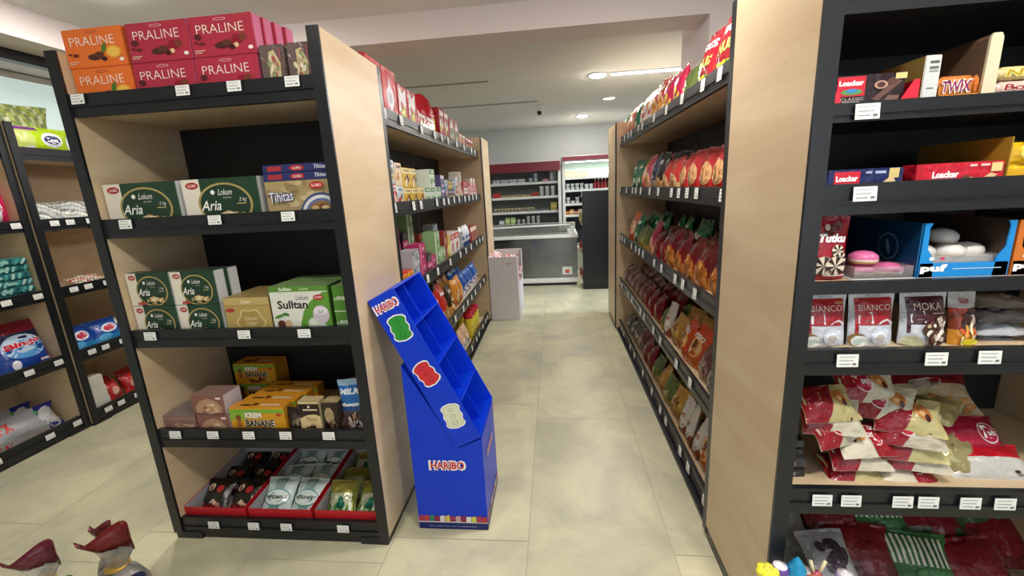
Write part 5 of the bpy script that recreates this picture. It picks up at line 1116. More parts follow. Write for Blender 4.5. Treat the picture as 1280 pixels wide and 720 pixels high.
# second shelf: stacked boxes
s1 = LIP[1][0]-.038
def stack(shelf, y, keys, dx=0.0, jit=.04):
    z = LIP[shelf][0]-.039; rg = random.Random(int(y*1000))
    for k, key in enumerate(keys):
        me, look = V[key]; h = max(v.co.z for v in me.vertices)
        STK[(key, shelf)] = STK.get((key, shelf), 0)+1; n = STK[(key, shelf)]
        put(me, KIND.get(key, 'box'), '%s, %s from near, %s, left run' % (look, ORD[n-1], SHELF[shelf]), CATS.get(key, 'box'), (-.828-dx, y, z), PI/2+rg.uniform(-jit, jit), 'goods on the %s of the left shelf run' % SHELF[shelf])
        z += h+.0012
STK = {}
for y, ks, dx in ((2.08, ['b_red', 'b_sil'], 0), (2.20, ['b_red', 'b_sil'], 0), (2.31, ['b_sil', 'b_peach'], 0), (2.43, ['b_yel', 'b_yel'], 0), (2.56, ['b_yel', 'b_yel'], 0), (2.69, ['b_yel'], 0), (2.83, ['b_grn'], 0), (2.97, ['b_grn', 'b_grn'], 0), (3.12, ['b_grn'], 0), (3.24, ['b_pur', 'b_pur'], .0),
                  (2.66, ['b_navy'], .16), (2.78, ['b_navy'], .16), (2.90, ['b_navy'], .16), (3.02, ['b_navy'], .16), (3.14, ['b_navy'], .16), (3.26, ['b_navy'], .16), (2.40, ['b_peach', 'b_peach'], .14), (2.52, ['b_sil', 'b_peach'], .14),
                  (3.35, ['b_blu'], 0), (3.45, ['b_gold'], 0), (3.54, ['b_gold'], 0), (3.63, ['b_blu'], 0), (3.73, ['b_wht'], 0), (3.84, ['b_peach'], 0), (4.04, ['b_dred'], 0), (4.12, ['b_dred'], 0), (4.20, ['b_dred'], 0), (4.28, ['b_red2'], 0), (4.35, ['b_red2'], 0), (4.42, ['b_wht'], 0), (4.50, ['b_red2'], 0), (4.58, ['b_wht'], 0), (4.66, ['b_red2'], 0)):
    stack(1, y, ks, dx, .03)
o = put(gbox(.05, .24, .10, '#ddd6cc', '#b8464a', ['#c8b8a8', '#e8e4dc'], 24, None, kind='d'), 'biscuit_box', 'tall cream box leaning sideways on the second shelf of the left run', 'biscuit box', (-.828, 3.945, s1+.010), PI/2, None, 0, -.28)
for y, ks, dx in ((2.09, ['c_tin'], 0), (2.24, ['c_waf'], -.0), (2.34, ['c_waf'], 0), (2.46, ['c_gry', 'c_gry'], 0), (2.60, ['c_pnk', 'c_pnk'], 0), (2.72, ['c_blk'], .0), (2.83, ['c_pnk'], 0), (2.96, ['c_grn', 'c_grn'], 0), (3.09, ['c_grn'], 0), (3.19, ['c_brd'], .0), (3.28, ['c_ylw'], 0), (3.41, ['c_kin'], 0), (3.57, ['c_kin'], 0), (3.73, ['c_gcr'], 0),
                  (2.30, ['c_gry', 'c_gry', 'c_gry'], .16), (2.46, ['c_gry', 'c_gry', 'c_gry'], .16), (2.60, ['c_pnk', 'c_pnk', 'c_pnk'], .16), (2.75, ['c_blk', 'c_blk'], .16), (2.88, ['c_grn', 'c_grn', 'c_grn'], .16), (3.05, ['c_brd'], .14), (3.5, ['c_gcr', 'c_gry'], .16)):
    stack(2, y, ks, dx, .03)
fill('left', 2, 0, ['c_bw', 'c_bw', 'c_bw', 'c_fr', 'c_fr', 'c_fr', 'c_fr'], 3.83, 0, .08, jit=.04)
fill('left', 3, 0, ['d_org', 'd_yel', 'd_yel', 'd_yel', .02, 'd_red2', 'd_red', 'd_pop', 'd_org', 'd_org', 'd_wb', 'd_wb', 'd_wb', 'd_wb'], 2.05, 0, .15)
fill('left', 3, 1, ['d_yel', 'd_yel', 'd_yel', 'd_red2', 'd_red', 'd_red', 'd_pop', 'd_org', 'd_org', 'd_wb', 'd_wb', 'd_wb'], 2.08, .14, .10)
fill('left', 4, 0, ['e_wht', 'e_wht', 'e_wht', 'e_wht', 'e_wht', 'e_wht', 'e_wht', 'e_wht', 'e_pk', 'e_pk', 'e_pk'], 2.05, 0, .30)
for k, (y, dx) in enumerate(((3.98, 0), (4.09, 0), (4.20, 0), (4.32, 0), (4.04, .10), (4.15, .10), (4.27, .10))):
    t = empty('snack_canister', (-.872-dx, y, LIP[4][0]-.039), (0, 0, PI/2)); tag(t, 'yellow canister with crimson cap, bottom shelf of left run, %s of the %s row' % ((ORD[k] if k < 4 else ORD[k-4]), 'front' if k < 4 else 'rear'), 'canister', 'yellow canisters')
    link('body', CAN, t); link('cap', CAP, t)

# ------------------------------------------------------------------ wall shelving goods (face +X)
def wput(me, name, label, cat, y, shelf, dx=0.0, rx=0.0, rz=0.0, dz=0.0, grp=None, base=XF):
    return put(me, name, label, cat, (base-.035-dx, y, LIP[shelf][0]-.039+dz), PI/2+rz, grp, rx)
def big(w, h, t, fn, s, kind='pillow', deco=None, mat='film', wr=1.0):
    mb = film_bag(w, h, t, fn, kind, s, nu=16, nv=18, mat=mat, wr=wr)
    if deco: deco(mb)
    return mb.mesh('bag')
def zewa(mb):
    mb.rect(-.5, .86, -.05, .98, '#7a3a8a', 6, 1); mb.ell(.12, .56, .20, .26, '#f0f2f4', 20); mb.ell(.12, .56, .18, .22, '#dfe6ea', 20); mb.ell(.12, .56, .155, .15, '#22306a', 20); T(mb, .34, .14, 'Zewa', .12, .56, .15, .22, '#f0f2f4', .05)
    mb.blobs(-.30, .2, .10, .12, ['#d8d4e4', '#8a7aa8', '#f0f0e0'], 8, .4, 1); mb.ell(.02, .16, .2, .05, '#e8f0a0', 12)
wput(big(.36, .18, .10, lambda u, v, s: '#b4d422' if u > -.35 else '#c8d878', 1, deco=zewa, wr=.4), 'toilet_paper_pack', 'lime green Zewa toilet paper pack on top of the wall rack', 'toilet paper', 2.68, 0, 0)
wput(big(.40, .34, .14, lambda u, v, s: ['#8a9a4a', '#a8b45c', '#7a8a5a', '#c0c89c'][int((u*5+v*2.2+.4*math.sin(v*7)+9)*2) % 4], 2, deco=None, wr=1.6), 'twisted_wrap_pack', 'olive green pack in twisted clear wrap behind the Zewa pack', 'household pack', 2.70, 0, .14, 0, 0, .0)
GP = big(.25, .19, .12, lambda u, v, s: ['#c8ccc8', '#a8b0b0', '#dfe0d4', '#7a8284'][int((u*2+v*6+2)*1.5) % 4], 3, wr=1.8, mat='film')
for k, (y, dz, dx, rx) in enumerate(((2.62, .0, 0, -.9), (2.84, .0, .0, -.8), (2.66, .07, .05, -.9), (2.86, .075, .05, -.9), (3.10, 0, 0, -.8))):
    wput(GP, 'plastic_pack', 'crinkled grey white plastic pack on the second wall shelf, %s' % ['front left', 'front right', 'upper left', 'upper right', 'far right'][k], 'plastic pack', y, 1, dx, rx, .1*(-1)**k, dz, 'grey white packs')
WP = big(.22, .12, .06, lambda u, v, s: ['#d8d4c0', '#b83a3a', '#c8c8b8', '#8a8478'][int((u*3+v*4+3)*2) % 4], 4, wr=1.4)
for k, (y, dz) in enumerate(((2.62, 0), (2.86, 0), (3.09, 0), (2.74, .05))): wput(WP, 'plastic_pack', 'flat cream and red pack on the third wall shelf, %s' % ['left', 'middle', 'right', 'lying on top'][k], 'plastic pack', y, 2, .0, -1.2, 0, dz, 'cream packs')
def det(mb): mb.ell(.05, .58, .28, .16, '#dfe8f4', 18, .2, 2); mb.ell(.05, .58, .20, .11, '#c02a4a', 16, .2, 2); mb.ell(-.2, .3, .2, .1, '#5ab0e0', 12)
BL = big(.22, .22, .10, lambda u, v, s: '#1c4ea8' if v > .35 else '#2a8ac8', 5, deco=det, wr=.5)
YL_ = big(.20, .20, .09, lambda u, v, s: '#d8d8c8', 6, deco=lambda mb: (mb.poly([(-.3, .5), (-.05, .9), (.1, .5), (.4, .4), (.1, .3), (-.1, .1)], '#e8b820'), mb.ell(0, .5, .1, .1, '#f4e8a0', 12), mb.ell(-.25, .25, .15, .1, '#2a6ab8', 12)))
for k, (me, y, l) in enumerate(((BL, 2.60, 'royal blue laundry bag, left on the fourth wall shelf'), (BL, 2.78, 'royal blue laundry bag, second on the fourth wall shelf'), (YL_, 2.97, 'white laundry bag with yellow flower on the fourth wall shelf'), (YL_, 3.15, 'white laundry bag with yellow flower, farther one'))): wput(me, 'laundry_bag', l, 'laundry bag', y, 3, 0, -.5, .1*(-1)**k, 0, 'laundry bags')
for k in range(3):
    mb = carton(.12, .085, .12, '#d4d2ca'); mb.rect(-.4, .2, .4, .24, '#b8b6ae', 1, 1); wput(mb.mesh('x'), 'tissue_box', 'plain white carton on the bottom wall shelf, %s of its stack' % ['lowest', 'middle', 'topmost'][k], 'carton', 2.56-.004*k, 4, .003*k, 0, 0, .0862*k, 'white cartons')
RP = big(.13, .17, .09, lambda u, v, s: '#b02024' if v > .3 else '#c83a34', 8, deco=lambda mb: (mb.ell(0, .5, .25, .2, '#d8a090', 14), mb.blobs(0, .45, .2, .15, ['#e8d0b0', '#a01c20'], 6, .4, 2)))
for k, (y, dz, dx) in enumerate(((2.70, 0, 0), (2.84, 0, 0), (2.98, 0, 0), (3.12, 0, 0), (2.78, .0, .14), (2.93, .0, .14))): wput(RP, 'red_pack', 'bright red pouch on the bottom wall shelf, %s' % ['first of the front row', 'second of the front row', 'third of the front row', 'fourth of the front row', 'first behind', 'second behind'][k], 'pouch', y, 4, dx, -.3, .1*(-1)**k, dz, 'red pouches')
# near wall rack
XF2 = XF-.022
def nappy(mb): mb.ell(.0, .5, .30, .28, '#e8e8f0', 18); mb.ell(.05, .5, .2, .2, '#8a9ad0', 14); mb.rect(-.1, .1, .3, .16, '#5a5a80', 4, 1)
wput(big(.30, .25, .14, lambda u, v, s: '#c81e5a' if u > .55 or v > .9 else '#e0e0e6', 9, deco=nappy), 'nappy_pack', 'white and magenta pack at the left photo edge, second shelf', 'nappy pack', 2.28, 1, 0, -.05, 0, 0, None, XF2)
for k in range(6):
    mb = carton(.25, .043, .19, '#2f7478', {'top': '#5a9a96'}, mat='film', bev=.012)
    for q in range(7): mb.poly([(-.46+.13*q, .1), (-.40+.13*q, .1), (-.36+.13*q+.02*(k % 3), .88), (-.43+.13*q+.02*(k % 3), .88)], ['#7ab4ae', '#1f5254', '#4a9490', '#a0c8c0'][(q+k) % 4])
    mb.rect(-.3+.1*(k % 3), .3, -.1+.1*(k % 3), .7, '#8abab4', 1, 1); me = mb.mesh('pack')
    wput(me, 'cloth_pack', 'flat teal cloth pack, %s of the stack on the third shelf' % ['lowest', 'second', 'third', 'fourth', 'fifth', 'topmost'][k], 'cloth pack', 2.275+.006*(-1)**k, 2, .0, 0, .05*(-1)**k, .0442*k, 'teal cloth packs', XF2)
wput(big(.14, .12, .07, lambda u, v, s: '#c06a8a' if v > .5 else '#2f7a50', 19), 'cloth_pack', 'pink and green pack left of the teal stack', 'cloth pack', 2.03, 2, 0, -.4, 0, 0, None, XF2)
def bingo(c):
    def f(mb):
        mb.ell(.05, .50, .42, .24, '#b8cfe8', 22); mb.ell(.05, .44, .40, .18, '#5a9ad8', 22); T(mb, .24, .30, 'Bingo', .06, .54, .15, .80, '#f4f4f6', .12, .1, .10); T(mb, .24, .30, 'Bingo', .06, .54, .14, .76, '#c8182c', .05, .1, .10)
        mb.poly([(.1, .04), (.46, .02), (.46, .30), (.16, .26)], '#c8202c'); mb.ell(-.25, .18, .08, .09, '#e8eaf0', 12); mb.rect(.2, .14, .4, .18, '#f0e0e0', 2, 1)
    return f
BG1 = big(.27, .33, .11, lambda u, v, s: '#7a1222' if v > .80 else ('#12224e' if v > .62 else '#1c3f94'), 20, 'pouch', bingo(0), wr=.35); BG2 = big(.24, .27, .11, lambda u, v, s: '#d8dfe8' if v < .8 else '#b8c8dc', 21, 'pouch', bingo(1), wr=.35)
wput(BG1, 'detergent_bag', 'dark blue and red Bingo detergent bag', 'detergent bag', 2.262, 3, .0, -.25, -.05, 0, None, XF2)
wput(BG2, 'detergent_bag', 'white and blue Bingo detergent bag at the left photo edge', 'detergent bag', 2.01, 3, -.0, -.25, .05, 0, None, XF2)
wput(BG1, 'detergent_bag', 'dark blue detergent bag behind the white one, left edge', 'detergent bag', 1.98, 3, .14, -.12, .05, 0, None, XF2)
def longp(mb):
    mb.poly([(-.35, .3), (-.1, .3), (-.02, .9), (-.28, .9)], '#3fae3a'); mb.poly([(.10, .3), (.30, .3), (.33, .85), (.14, .85)], '#4ab03c'); T(mb, .5, .14, 'TITAN', -.18, .16, .2, .3, '#c8282c', .05, .2); T(mb, .5, .14, 'FIX', -.02, .72, .3, .14, '#d04038', .06, .2); mb.ell(.40, .5, .1, .4, '#c8ccd0', 14)
LP = big(.62, .20, .12, lambda u, v, s: '#a8a8b0' if u < .62 else '#1c2a8a', 22, deco=longp)
wput(LP, 'bin_bag_pack', 'long grey green bin bag pack with blue end, front on the bottom shelf', 'bin bag pack', 2.08, 4, .01, -.35, .03, 0, 'long packs', XF2)
wput(LP, 'bin_bag_pack', 'long grey green pack behind the front one on the bottom shelf', 'bin bag pack', 2.05, 4, .17, -.3, -.03, .0, 'long packs', XF2)
# ------------------------------------------------------------------ back of the shop: cooler goods
def cup(r, h, c1, c2, n=14):
    mb = MB(); mb.lathe([(r*.85, 0), (r, h*.9), (r*1.04, h*.92), (r*1.04, h)], c1, 'plastic', n, cols=[c1, c2, c2]); return mb.mesh('cup')
def bottle(r, h, body, capc, lab=None, glass=False):
    a = MB(); a.lathe([(r*.95, 0), (r, .01), (r, h*.58), (r*.8, h*.68), (r*.38, h*.80), (r*.36, h*.90)], body, 'plastic', 14, cols=[body, lab or body, body, body, body]); b = MB(); b.lathe([(r*.42, h*.885), (r*.42, h*1.0), (0, h*1.0)], capc, 'plastic', 12); return a.mesh('body'), b.mesh('cap')
def cput(x, z, parts, name, label, cat, grp, y=YC+.20):
    if isinstance(parts, tuple):
        t = empty(name, (x, y, z)); tag(t, label, cat, grp); link('body', parts[0], t); link('cap', parts[1], t)
    else: put(parts, name, label, cat, (x, y, z), 0, grp)
sh = [1.585, 1.335, 1.077, .84]
def sbox(w, h, d, c, ac): 
    mb = carton(w, h, d, c); mb.rect(-.5, .4, .5, .7, ac, 1, 1); return mb.mesh('x')
LC = 'left cooler'
tub = sbox(.13, .065, .10, '#dfe4e4', '#a8b8c4'); jb = cup(.035, .08, '#c8d4de', '#3a4f84'); 
for k, x in enumerate((-1.02, -.87, -.72, -.57)): cput(x, sh[0]+.001, tub, 'cheese_tub', 'white plastic tub, top shelf of the grey cooler, %s from left' % ORD[k], 'tub', 'white tubs')
for k, (x, l) in enumerate(((-.40, 0), (-.31, 0), (-.31, 1))): cput(x, sh[0]+.001+.082*l, jb, 'yogurt_cup', 'blue and white cup, top shelf of the grey cooler, %s' % ['left', 'right', 'stacked on the right one'][k], 'cup', 'blue cups')
cput(-.13, sh[0]+.001, sbox(.10, .05, .1, '#b84a40', '#c8c0b8'), 'cheese_box', 'small red box beside the glass jars, top shelf of the grey cooler', 'box', None)
gj = (cup(.035, .15, '#b8c0c0', '#d4d8d8'), None)
mbj = MB(); mbj.lathe([(.036, .150), (.038, .152), (.038, .172), (0, .172)], '#d8dcda', 'plastic', 12); LID = mbj.mesh('lid'); mbj = MB(); mbj.lathe([(.034, 0), (.037, .01), (.037, .13), (.033, .149)], '#9aa4a4', 'plastic', 14, cols=['#8a9494', '#aeb6b4', '#c8ccca']); JB = mbj.mesh('body')
for k, (x, s) in enumerate(((-.03, 0), (.03-.0, 0), (-.21, 1), (-.11, 1), (-.01, 1))):
    t = empty('glass_jar', (x+ (.0 if s else .005), YC+.21+(.09 if (k == 1) else 0), sh[s]+.001)); tag(t, 'tall grey jar with pale lid, %s shelf of the grey cooler, %s' % (['top', 'second'][s], ['left', 'right behind', 'left', 'middle', 'right'][k]), 'jar', 'tall jars'); link('body', JB, t); link('lid', LID, t)
cput(-1.02, sh[1]+.001, sbox(.12, .085, .1, '#b82a2c', '#c83a34'), 'cheese_box', 'red box at left, second shelf of the grey cooler', 'box', None)
for k, x in enumerate((-.86, -.68, -.50)): cput(x, sh[1]+.001, sbox(.165, .035, .1, '#a89a5c', '#c8b878'), 'flat_pack', 'flat olive yellow pack, second shelf of the grey cooler, %s' % ORD[k], 'flat pack', 'olive packs')
cput(-.33, sh[1]+.001, sbox(.13, .07, .1, '#a84434', '#8a3024'), 'cheese_box', 'brick red box next to the jars, second shelf of the grey cooler', 'box', None)
YJ = cup(.026, .055, '#b8b09a', '#a8a48c'); YJL = MB(); YJL.lathe([(.027, .0555), (.028, .057), (.028, .068), (0, .068)], '#d8cc8c', 'plastic', 12); YJL = YJL.mesh('lid')
for k in range(12):
    t = empty('spread_jar', (-1.06+.062*k, YC+.20, sh[2]+.001)); tag(t, 'small jar with yellow lid, third shelf of the grey cooler, %s from left' % ORD[k], 'jar', 'yellow lidded jars'); link('body', YJ, t); link('lid', YJL, t)
for k, x in enumerate((-.27, -.15)): cput(x, sh[2]+.001, sbox(.10, .04, .1, '#4a4c4e', '#8a8e92'), 'flat_pack', 'dark flat pack, third shelf of the grey cooler, %s' % ['left', 'right'][k], 'flat pack', 'dark flat packs')
cput(.0, sh[2]+.001, sbox(.11, .14, .1, '#a89a4c', '#c8b460'), 'cheese_box', 'ochre box at the right end of the third cooler shelf', 'box', None)
cput(-.96, sh[3]+.001, sbox(.09, .09, .09, '#b8c4cc', '#dfe4e8'), 'milk_carton', 'pale blue carton, lowest shelf of the grey cooler', 'carton', None)
for k, x in enumerate((-.85, -.75)): cput(x, sh[3]+.001, sbox(.085, .135, .09, '#a8c878', '#c8dca0'), 'milk_carton', 'light green carton, lowest shelf of the grey cooler, %s' % ['left', 'right'][k], 'carton', 'green cartons')
SC = cup(.032, .05, '#e0e2e2', '#8a9094')
for k, x in enumerate((-.65, -.56, -.47, -.38, -.29)):
    for l in range(2 if k < 2 else 3): cput(x, sh[3]+.001+.052*l, SC, 'cream_cup', 'silver white cup, lowest shelf of the grey cooler, column %s, layer %s' % (ORD[k], ORD[l]), 'cup', 'silver cups')
RS = [1.632, 1.418, 1.18, .982]
ob = [bottle(.022, .13, '#d8703a', '#e8e4e0', '#e8b890'), bottle(.022, .13, '#d8a0a0', '#f0f0f0', '#e8d0d0'), bottle(.022, .13, '#a8b8d8', '#f0f0f0', '#dfe4f0')]
for k in range(14):
    cput(.24+.056*k, RS[0]+.001, ob[0] if k < 7 else ob[1] if k < 10 else ob[2], 'drink_bottle', 'small %s bottle in the lit cooler, top shelf, %s from left' % ('orange' if k < 7 else 'pink' if k < 10 else 'pale blue', ORD[k]), 'bottle', 'small bottles in the lit cooler')
wb = cup(.034, .055, '#e8eaec', '#4a4e58')
for k, x in enumerate((.26, .34, .42, .50)):
    for l in range(2): cput(x, RS[1]+.001+.058*l, wb, 'yogurt_cup', 'black and white cup in the lit cooler, second shelf, stack %s, %s' % (ORD[k], ['lower', 'upper'][l]), 'cup', 'black and white cups')
bb = cup(.036, .10, '#e8eaf0', '#1c2a6a')
for k, x in enumerate((.585, .665)): cput(x, RS[1]+.001, bb, 'yogurt_cup', 'navy cup with white rim in the lit cooler, %s' % ['left', 'right'][k], 'cup', 'navy cups')
rb = bottle(.026, .17, '#8a1f28', '#f0eeec', '#a03038')
for k in range(4): cput(.735+.06*k, RS[1]+.001, rb, 'drink_bottle', 'dark red bottle with white cap in the lit cooler, %s of four' % ORD[k], 'bottle', 'dark red bottles')
yb = cup(.030, .11, '#e8cc1c', '#e0c010')
for k in range(2): cput(.985+.07*k, RS[1]+.001, yb, 'yogurt_cup', 'bright yellow cup in the lit cooler, %s' % ['left', 'right'][k], 'cup', 'yellow cups')
for k, x in enumerate((.26, .34, .42)):
    for l in range(2 if k != 1 else 1): cput(x, RS[2]+.001+.058*l, wb, 'yogurt_cup', 'black and white cup in the lit cooler, third shelf, stack %s, %s' % (ORD[k], ['lower', 'upper'][l]), 'cup', 'black and white cups')
for k, (x, c, a, n) in enumerate(((.245, '#c8342c', '#e8c84a', 'red'), (.32, '#d8a83a', '#f0ead8', 'yellow'), (.395, '#a83a2c', '#e8d8c8', 'brick red'), (.47, '#c8b88c', '#f0ead8', 'cream'))): cput(x, RS[3]+.001, sbox(.068, .07+.02*(k % 2), .08, c, a), 'cheese_pack', 'small %s pack in the lit cooler, fourth shelf' % n, 'pack', 'cheese packs')

# ------------------------------------------------------------------ chest freezer
t = empty('chest_freezer', (-.45, 6.45, 0)); tag(t, 'glass-topped chest freezer with dark front across the aisle end', 'freezer')
x0, x1 = -1.25, .785; D = .86
mb = MB(); mb.box(x0, x1, .03, D, .12, .735, '#fff', 'freezer_front', .012); mb.obj('body', t)
mb = MB(); mb.box(x0+.02, x1-.02, .06, D-.03, .0, .05, '#fff', 'cooler_dark'); mb.obj('plinth', t)
mb = MB(); mb.box(x0, x1, .01, D, .045, .12, '#fff', 'white_metal', .01); mb.obj('bumper', t)
mb = MB(); mb.box(x0-.01, x1+.01, -.01, .045, .735, .785, '#fff', 'white_metal', .008); mb.box(x0-.01, x1+.01, D-.03, D+.01, .735, .90, '#fff', 'white_metal', .008); mb.box(x0-.01, x0+.03, .045, D-.03, .735, .785, '#fff', 'white_metal'); mb.box(x1-.03, x1+.01, .045, D-.03, .735, .785, '#fff', 'white_metal'); mb.obj('rim', t)
mb = MB(); mb.box(x0+.03, x1-.03, .045, D-.03, .736, .742, '#fff', 'cooler_inside'); mb.obj('well', t)
cur = [(.05, .787), (.12, .83), (.22, .858), (.40, .875), (.60, .89), (.82, .902)]
mb = MB(); vs = []; 
for y, z in cur: vs += [(x0+.03, y, z), (x1-.03, y, z)]
mb.add(vs, [(2*i, 2*i+1, 2*i+3, 2*i+2) for i in range(len(cur)-1)], '#ffffff', 'clear_glass', True); gl = mb.obj('glass_lid', t)
for xx in (x0+.04,):
    mb = MB(); mb.tube([(xx, y, z+.006) for y, z in cur], .016, '#e0e2de', 'white_metal'); mb.obj('lid_rail', gl)
mb = MB(); mb.tube([(-.86, .03, .79), (-.85, .06, .83), (-.82, .10, .862), (-.74, .16, .885), (-.55, .20, .897), (0, .22, .905), (.70, .25, .908)], .013, '#fff', 'white_metal'); mb.obj('lid_handle', gl)
mb = MB(); mb.box(x1-.14, x1-.03, .01, .5, .787, .83, '#fff', 'white_metal', .008); mb.box(x1-.10, x1-.04, .05, .13, .83, .90, '#dfe0da', 'plastic', .006); mb.obj('corner_bracket', t)
mb = MB(); mb.box(.55, .70, .014, .03, .17, .29, '#dcdcd4', 'plastic', .004); pn = mb.obj('thermostat_panel', t)
mb = MB(); mb.box(.598, .656, .010, .0138, .20, .245, '#4a1218', 'plastic'); mb.obj('display', pn)
mb = MB(); mb.begin(lambda u, v, l: Vector((.627+u, .0095-l, .222+v)), 'led_red'); mb.text('-18', 0, 0, .022, '#ffffff', w=.042, bold=.03); mb.obj('digits', pn)
# ------------------------------------------------------------------ black rack in front of the lit cooler
t = empty('black_rack', (.395, 6.17, 0)); tag(t, 'tall black-backed rack near the lit cooler with gold packets at its side', 'rack')
mb = MB(); mb.box(0, 1.0, 0, .03, .0, 1.41, '#fff', 'black_laminate', .003); mb.obj('back_panel', t)
for k in range(4):
    mb = MB(); mb.box(.0, 1.0, .03, .45, .12+.40*k, .14+.40*k, '#fff', 'black_laminate'); mb.obj('shelf', t)
mb = MB(); mb.box(.97, 1.0, .03, .45, 0, 1.41, '#fff', 'black_laminate'); mb.obj('side_panel', t)
mb = MB(); mb.box(.0, .35, .03, .18, 1.342, 1.41, '#d8d4c4', 'white_metal'); mb.obj('top_rail', t)
gp = film_bag(.14, .20, .05, lambda u, v, s: '#b8a468' if v > .3 else '#8a7848', 'pillow', 40, mat='foil').mesh('bag')
rp = film_bag(.14, .18, .05, lambda u, v, s: '#8a3a34' if v > .4 else '#b89a78', 'pillow', 41).mesh('bag')
for k, (z, me, l) in enumerate(((.141, rp, 'red brown packet leaning out of the black rack, lowest'), (.541, rp, 'red brown packet leaning out of the black rack, second'), (.941, gp, 'gold packet leaning out of the black rack, third'))):
    put(me, 'foil_packet', l, 'packet', (.352, 6.26, z), -PI/2, 'packets at the side of the black rack')
put(gp, 'foil_packet', 'gold packet lying on top of the black rack', 'packet', (.45, 6.30, 1.345), -PI/2, 'packets at the side of the black rack', -1.35) if False else None
# ------------------------------------------------------------------ white carton bin with candy canes
t = empty('carton_bin', (-.595, 4.745, 0)); tag(t, 'tall white carton bin standing beside the far end of the left rack', 'carton bin')
w = .165; h = .745; D = .70; C = '#dcd8da'
mb = MB(); mb.box(-w, w, 0, .004, 0, h, C, 'paper'); mb.begin(lambda u, v, l: Vector((u, -l, v)), 'paper'); mb.rect(.03, .665, .08, .672, '#9a9494', 1, 1); mb.rect(.045, .648, .065, .658, '#9a9494', 1, 1); mb.rect(.085, .66, .10, .68, '#a8a2a2', 1, 1); mb.obj('front_wall', t)
mb = MB()
mb.add([(w, .004, 0), (w, D, 0), (w, D, h), (w, D-.12, h), (w, D-.12, .40), (w, .14, .40), (w, .10, h), (w, .004, h)], [tuple(range(8))], '#dcdcea', 'paper'); mb.add([(w-.004, .004, 0), (w-.004, D, 0), (w-.004, D, h), (w-.004, D-.12, h), (w-.004, D-.12, .40), (w-.004, .14, .40), (w-.004, .10, h), (w-.004, .004, h)], [tuple(range(7, -1, -1))], '#b8b4b8', 'paper'); mb.obj('side_wall', t)
mb = MB(); mb.box(-w, -w+.004, .004, D, 0, h, C, 'paper'); mb.obj('side_wall', t)
mb = MB(); mb.box(-w+.004, w-.004, D-.004, D, 0, h, '#c8bcb8', 'paper'); mb.obj('rear_wall', t)
mb = MB(); mb.box(-w+.004, w-.005, .004, D-.004, 0, .37, C, 'paper'); mb.obj('base', t)
def cane():
    mb = film_bag(.16, .22, .05, lambda u, v, s: ['#e8dcdc', '#c84a54', '#f0ecec', '#d8a0a4'][int((u*2+v*6+4)*1.5) % 4], 'pillow', 44, wr=1.8); return mb.mesh('bag')
CN = cane()
for k, (x, y, z, rz, rx) in enumerate(((-.075, .06, .70, .3, -.5), (.03, .14, .66, -.3, -.6), (-.04, .30, .50, .2, -.6), (.06, .36, .48, -1.2, -.5), (-.03, .46, .46, .5, -.6), (.0, .10, .40, .2, -.3))):
    put(CN, 'candy_bag', 'red and white candy bag in the white carton bin, %s' % ['front left', 'front right', 'middle left', 'leaning out of the side gap', 'at the back', 'under the front ones'][k], 'candy bag', (-.595+x, 4.745+y, z-.1), rz, 'red and white candy bags', rx)

# ------------------------------------------------------------------ cellophane gift bags at the lower left, standing on the floor
def gift_bag(x, y, h, w, rz, topc, label, inner, lean=0):
    t = empty('gift_bag', (x, y, 0), (lean, 0, rz)); tag(t, label, 'gift bag', 'cellophane gift bags')
    n = 20
    def ring(z, rx, ry, tw=0, wob=0): return [(rx*math.cos(2*PI*i/n+tw)*(1+wob*math.sin(5*2*PI*i/n)), ry*math.sin(2*PI*i/n+tw)*(1+wob*math.cos(4*2*PI*i/n)), z) for i in range(n)]
    zs = [(0, .9, .9), (.15, 1, 1), (.40, 1, .95), (.52, .75, .7), (.60, .40, .30), (.66, .46, .20), (.74, .66, .14), (.82, .86, .12)]
    vs = []; fs = []
    for a, b, c in zs: vs += ring(a*h, b*w/2, c*w/2*.7, 0, .04)
    for j in range(len(zs)-1):
        for i in range(n): fs.append((j*n+i, j*n+(i+1) % n, (j+1)*n+(i+1) % n, (j+1)*n+i))
    mb = MB(); mb.add(vs, fs, '#ffffff', 'clear_wrap', True); mb.obj('clear_wrap', t)
    mb = MB(); vs = []; fs = []; m = 16
    # fanned ruffle above the tie, folded film
    for j, (z, s) in enumerate(((.80, .72), (.87, .80), (.94, .88), (1.02, .95))):
        for i in range(m+1): a = -1+2*i/m; vs.append((a*s*w*.62, math.sin(a*3.4+j*.25)*w*.13*(j+1.6)/3, h*(z+.045*math.sin(a*4+1)*(j/3)+.05*a*(j/3))))
    for j in range(3):
        for i in range(m): fs.append((j*(m+1)+i, j*(m+1)+i+1, (j+1)*(m+1)+i+1, (j+1)*(m+1)+i))
    mb.add(vs, fs, topc, 'film', True); rf = mb.obj('ruffle', t)
    so = rf.modifiers.new('thickness', 'SOLIDIFY'); so.thickness = .0015
    mb = MB(); mb.lathe([(.17*w, .585*h), (.205*w, .592*h), (.205*w, .608*h), (.17*w, .615*h)], '#c8a04a', 'foil', 14); mb.obj('tie', t)
    mb = MB(); rg = random.Random(int(abs(x)*1000))
    mb.lathe([(.001, .004), (w*.36, .004), (w*.40, h*.1), (w*.40, h*.32), (w*.30, h*.42), (w*.1, h*.46), (.001, h*.46)], inner, 'film', 18); mb.begin(lambda u, v, l: Vector((math.cos(u*6.28)*(w*.405+l), math.sin(u*6.28)*(w*.405+l), v*h*.32)), 'film')
    for k in range(14): mb.ell(rg.random(), rg.uniform(.2, 1), .05, .10, ['#c8283c', '#2f7a3c', '#e8e0d0', '#22306a', '#d8b040'][k % 5], 10, 0, 1)
    mb.obj('sweets', t)
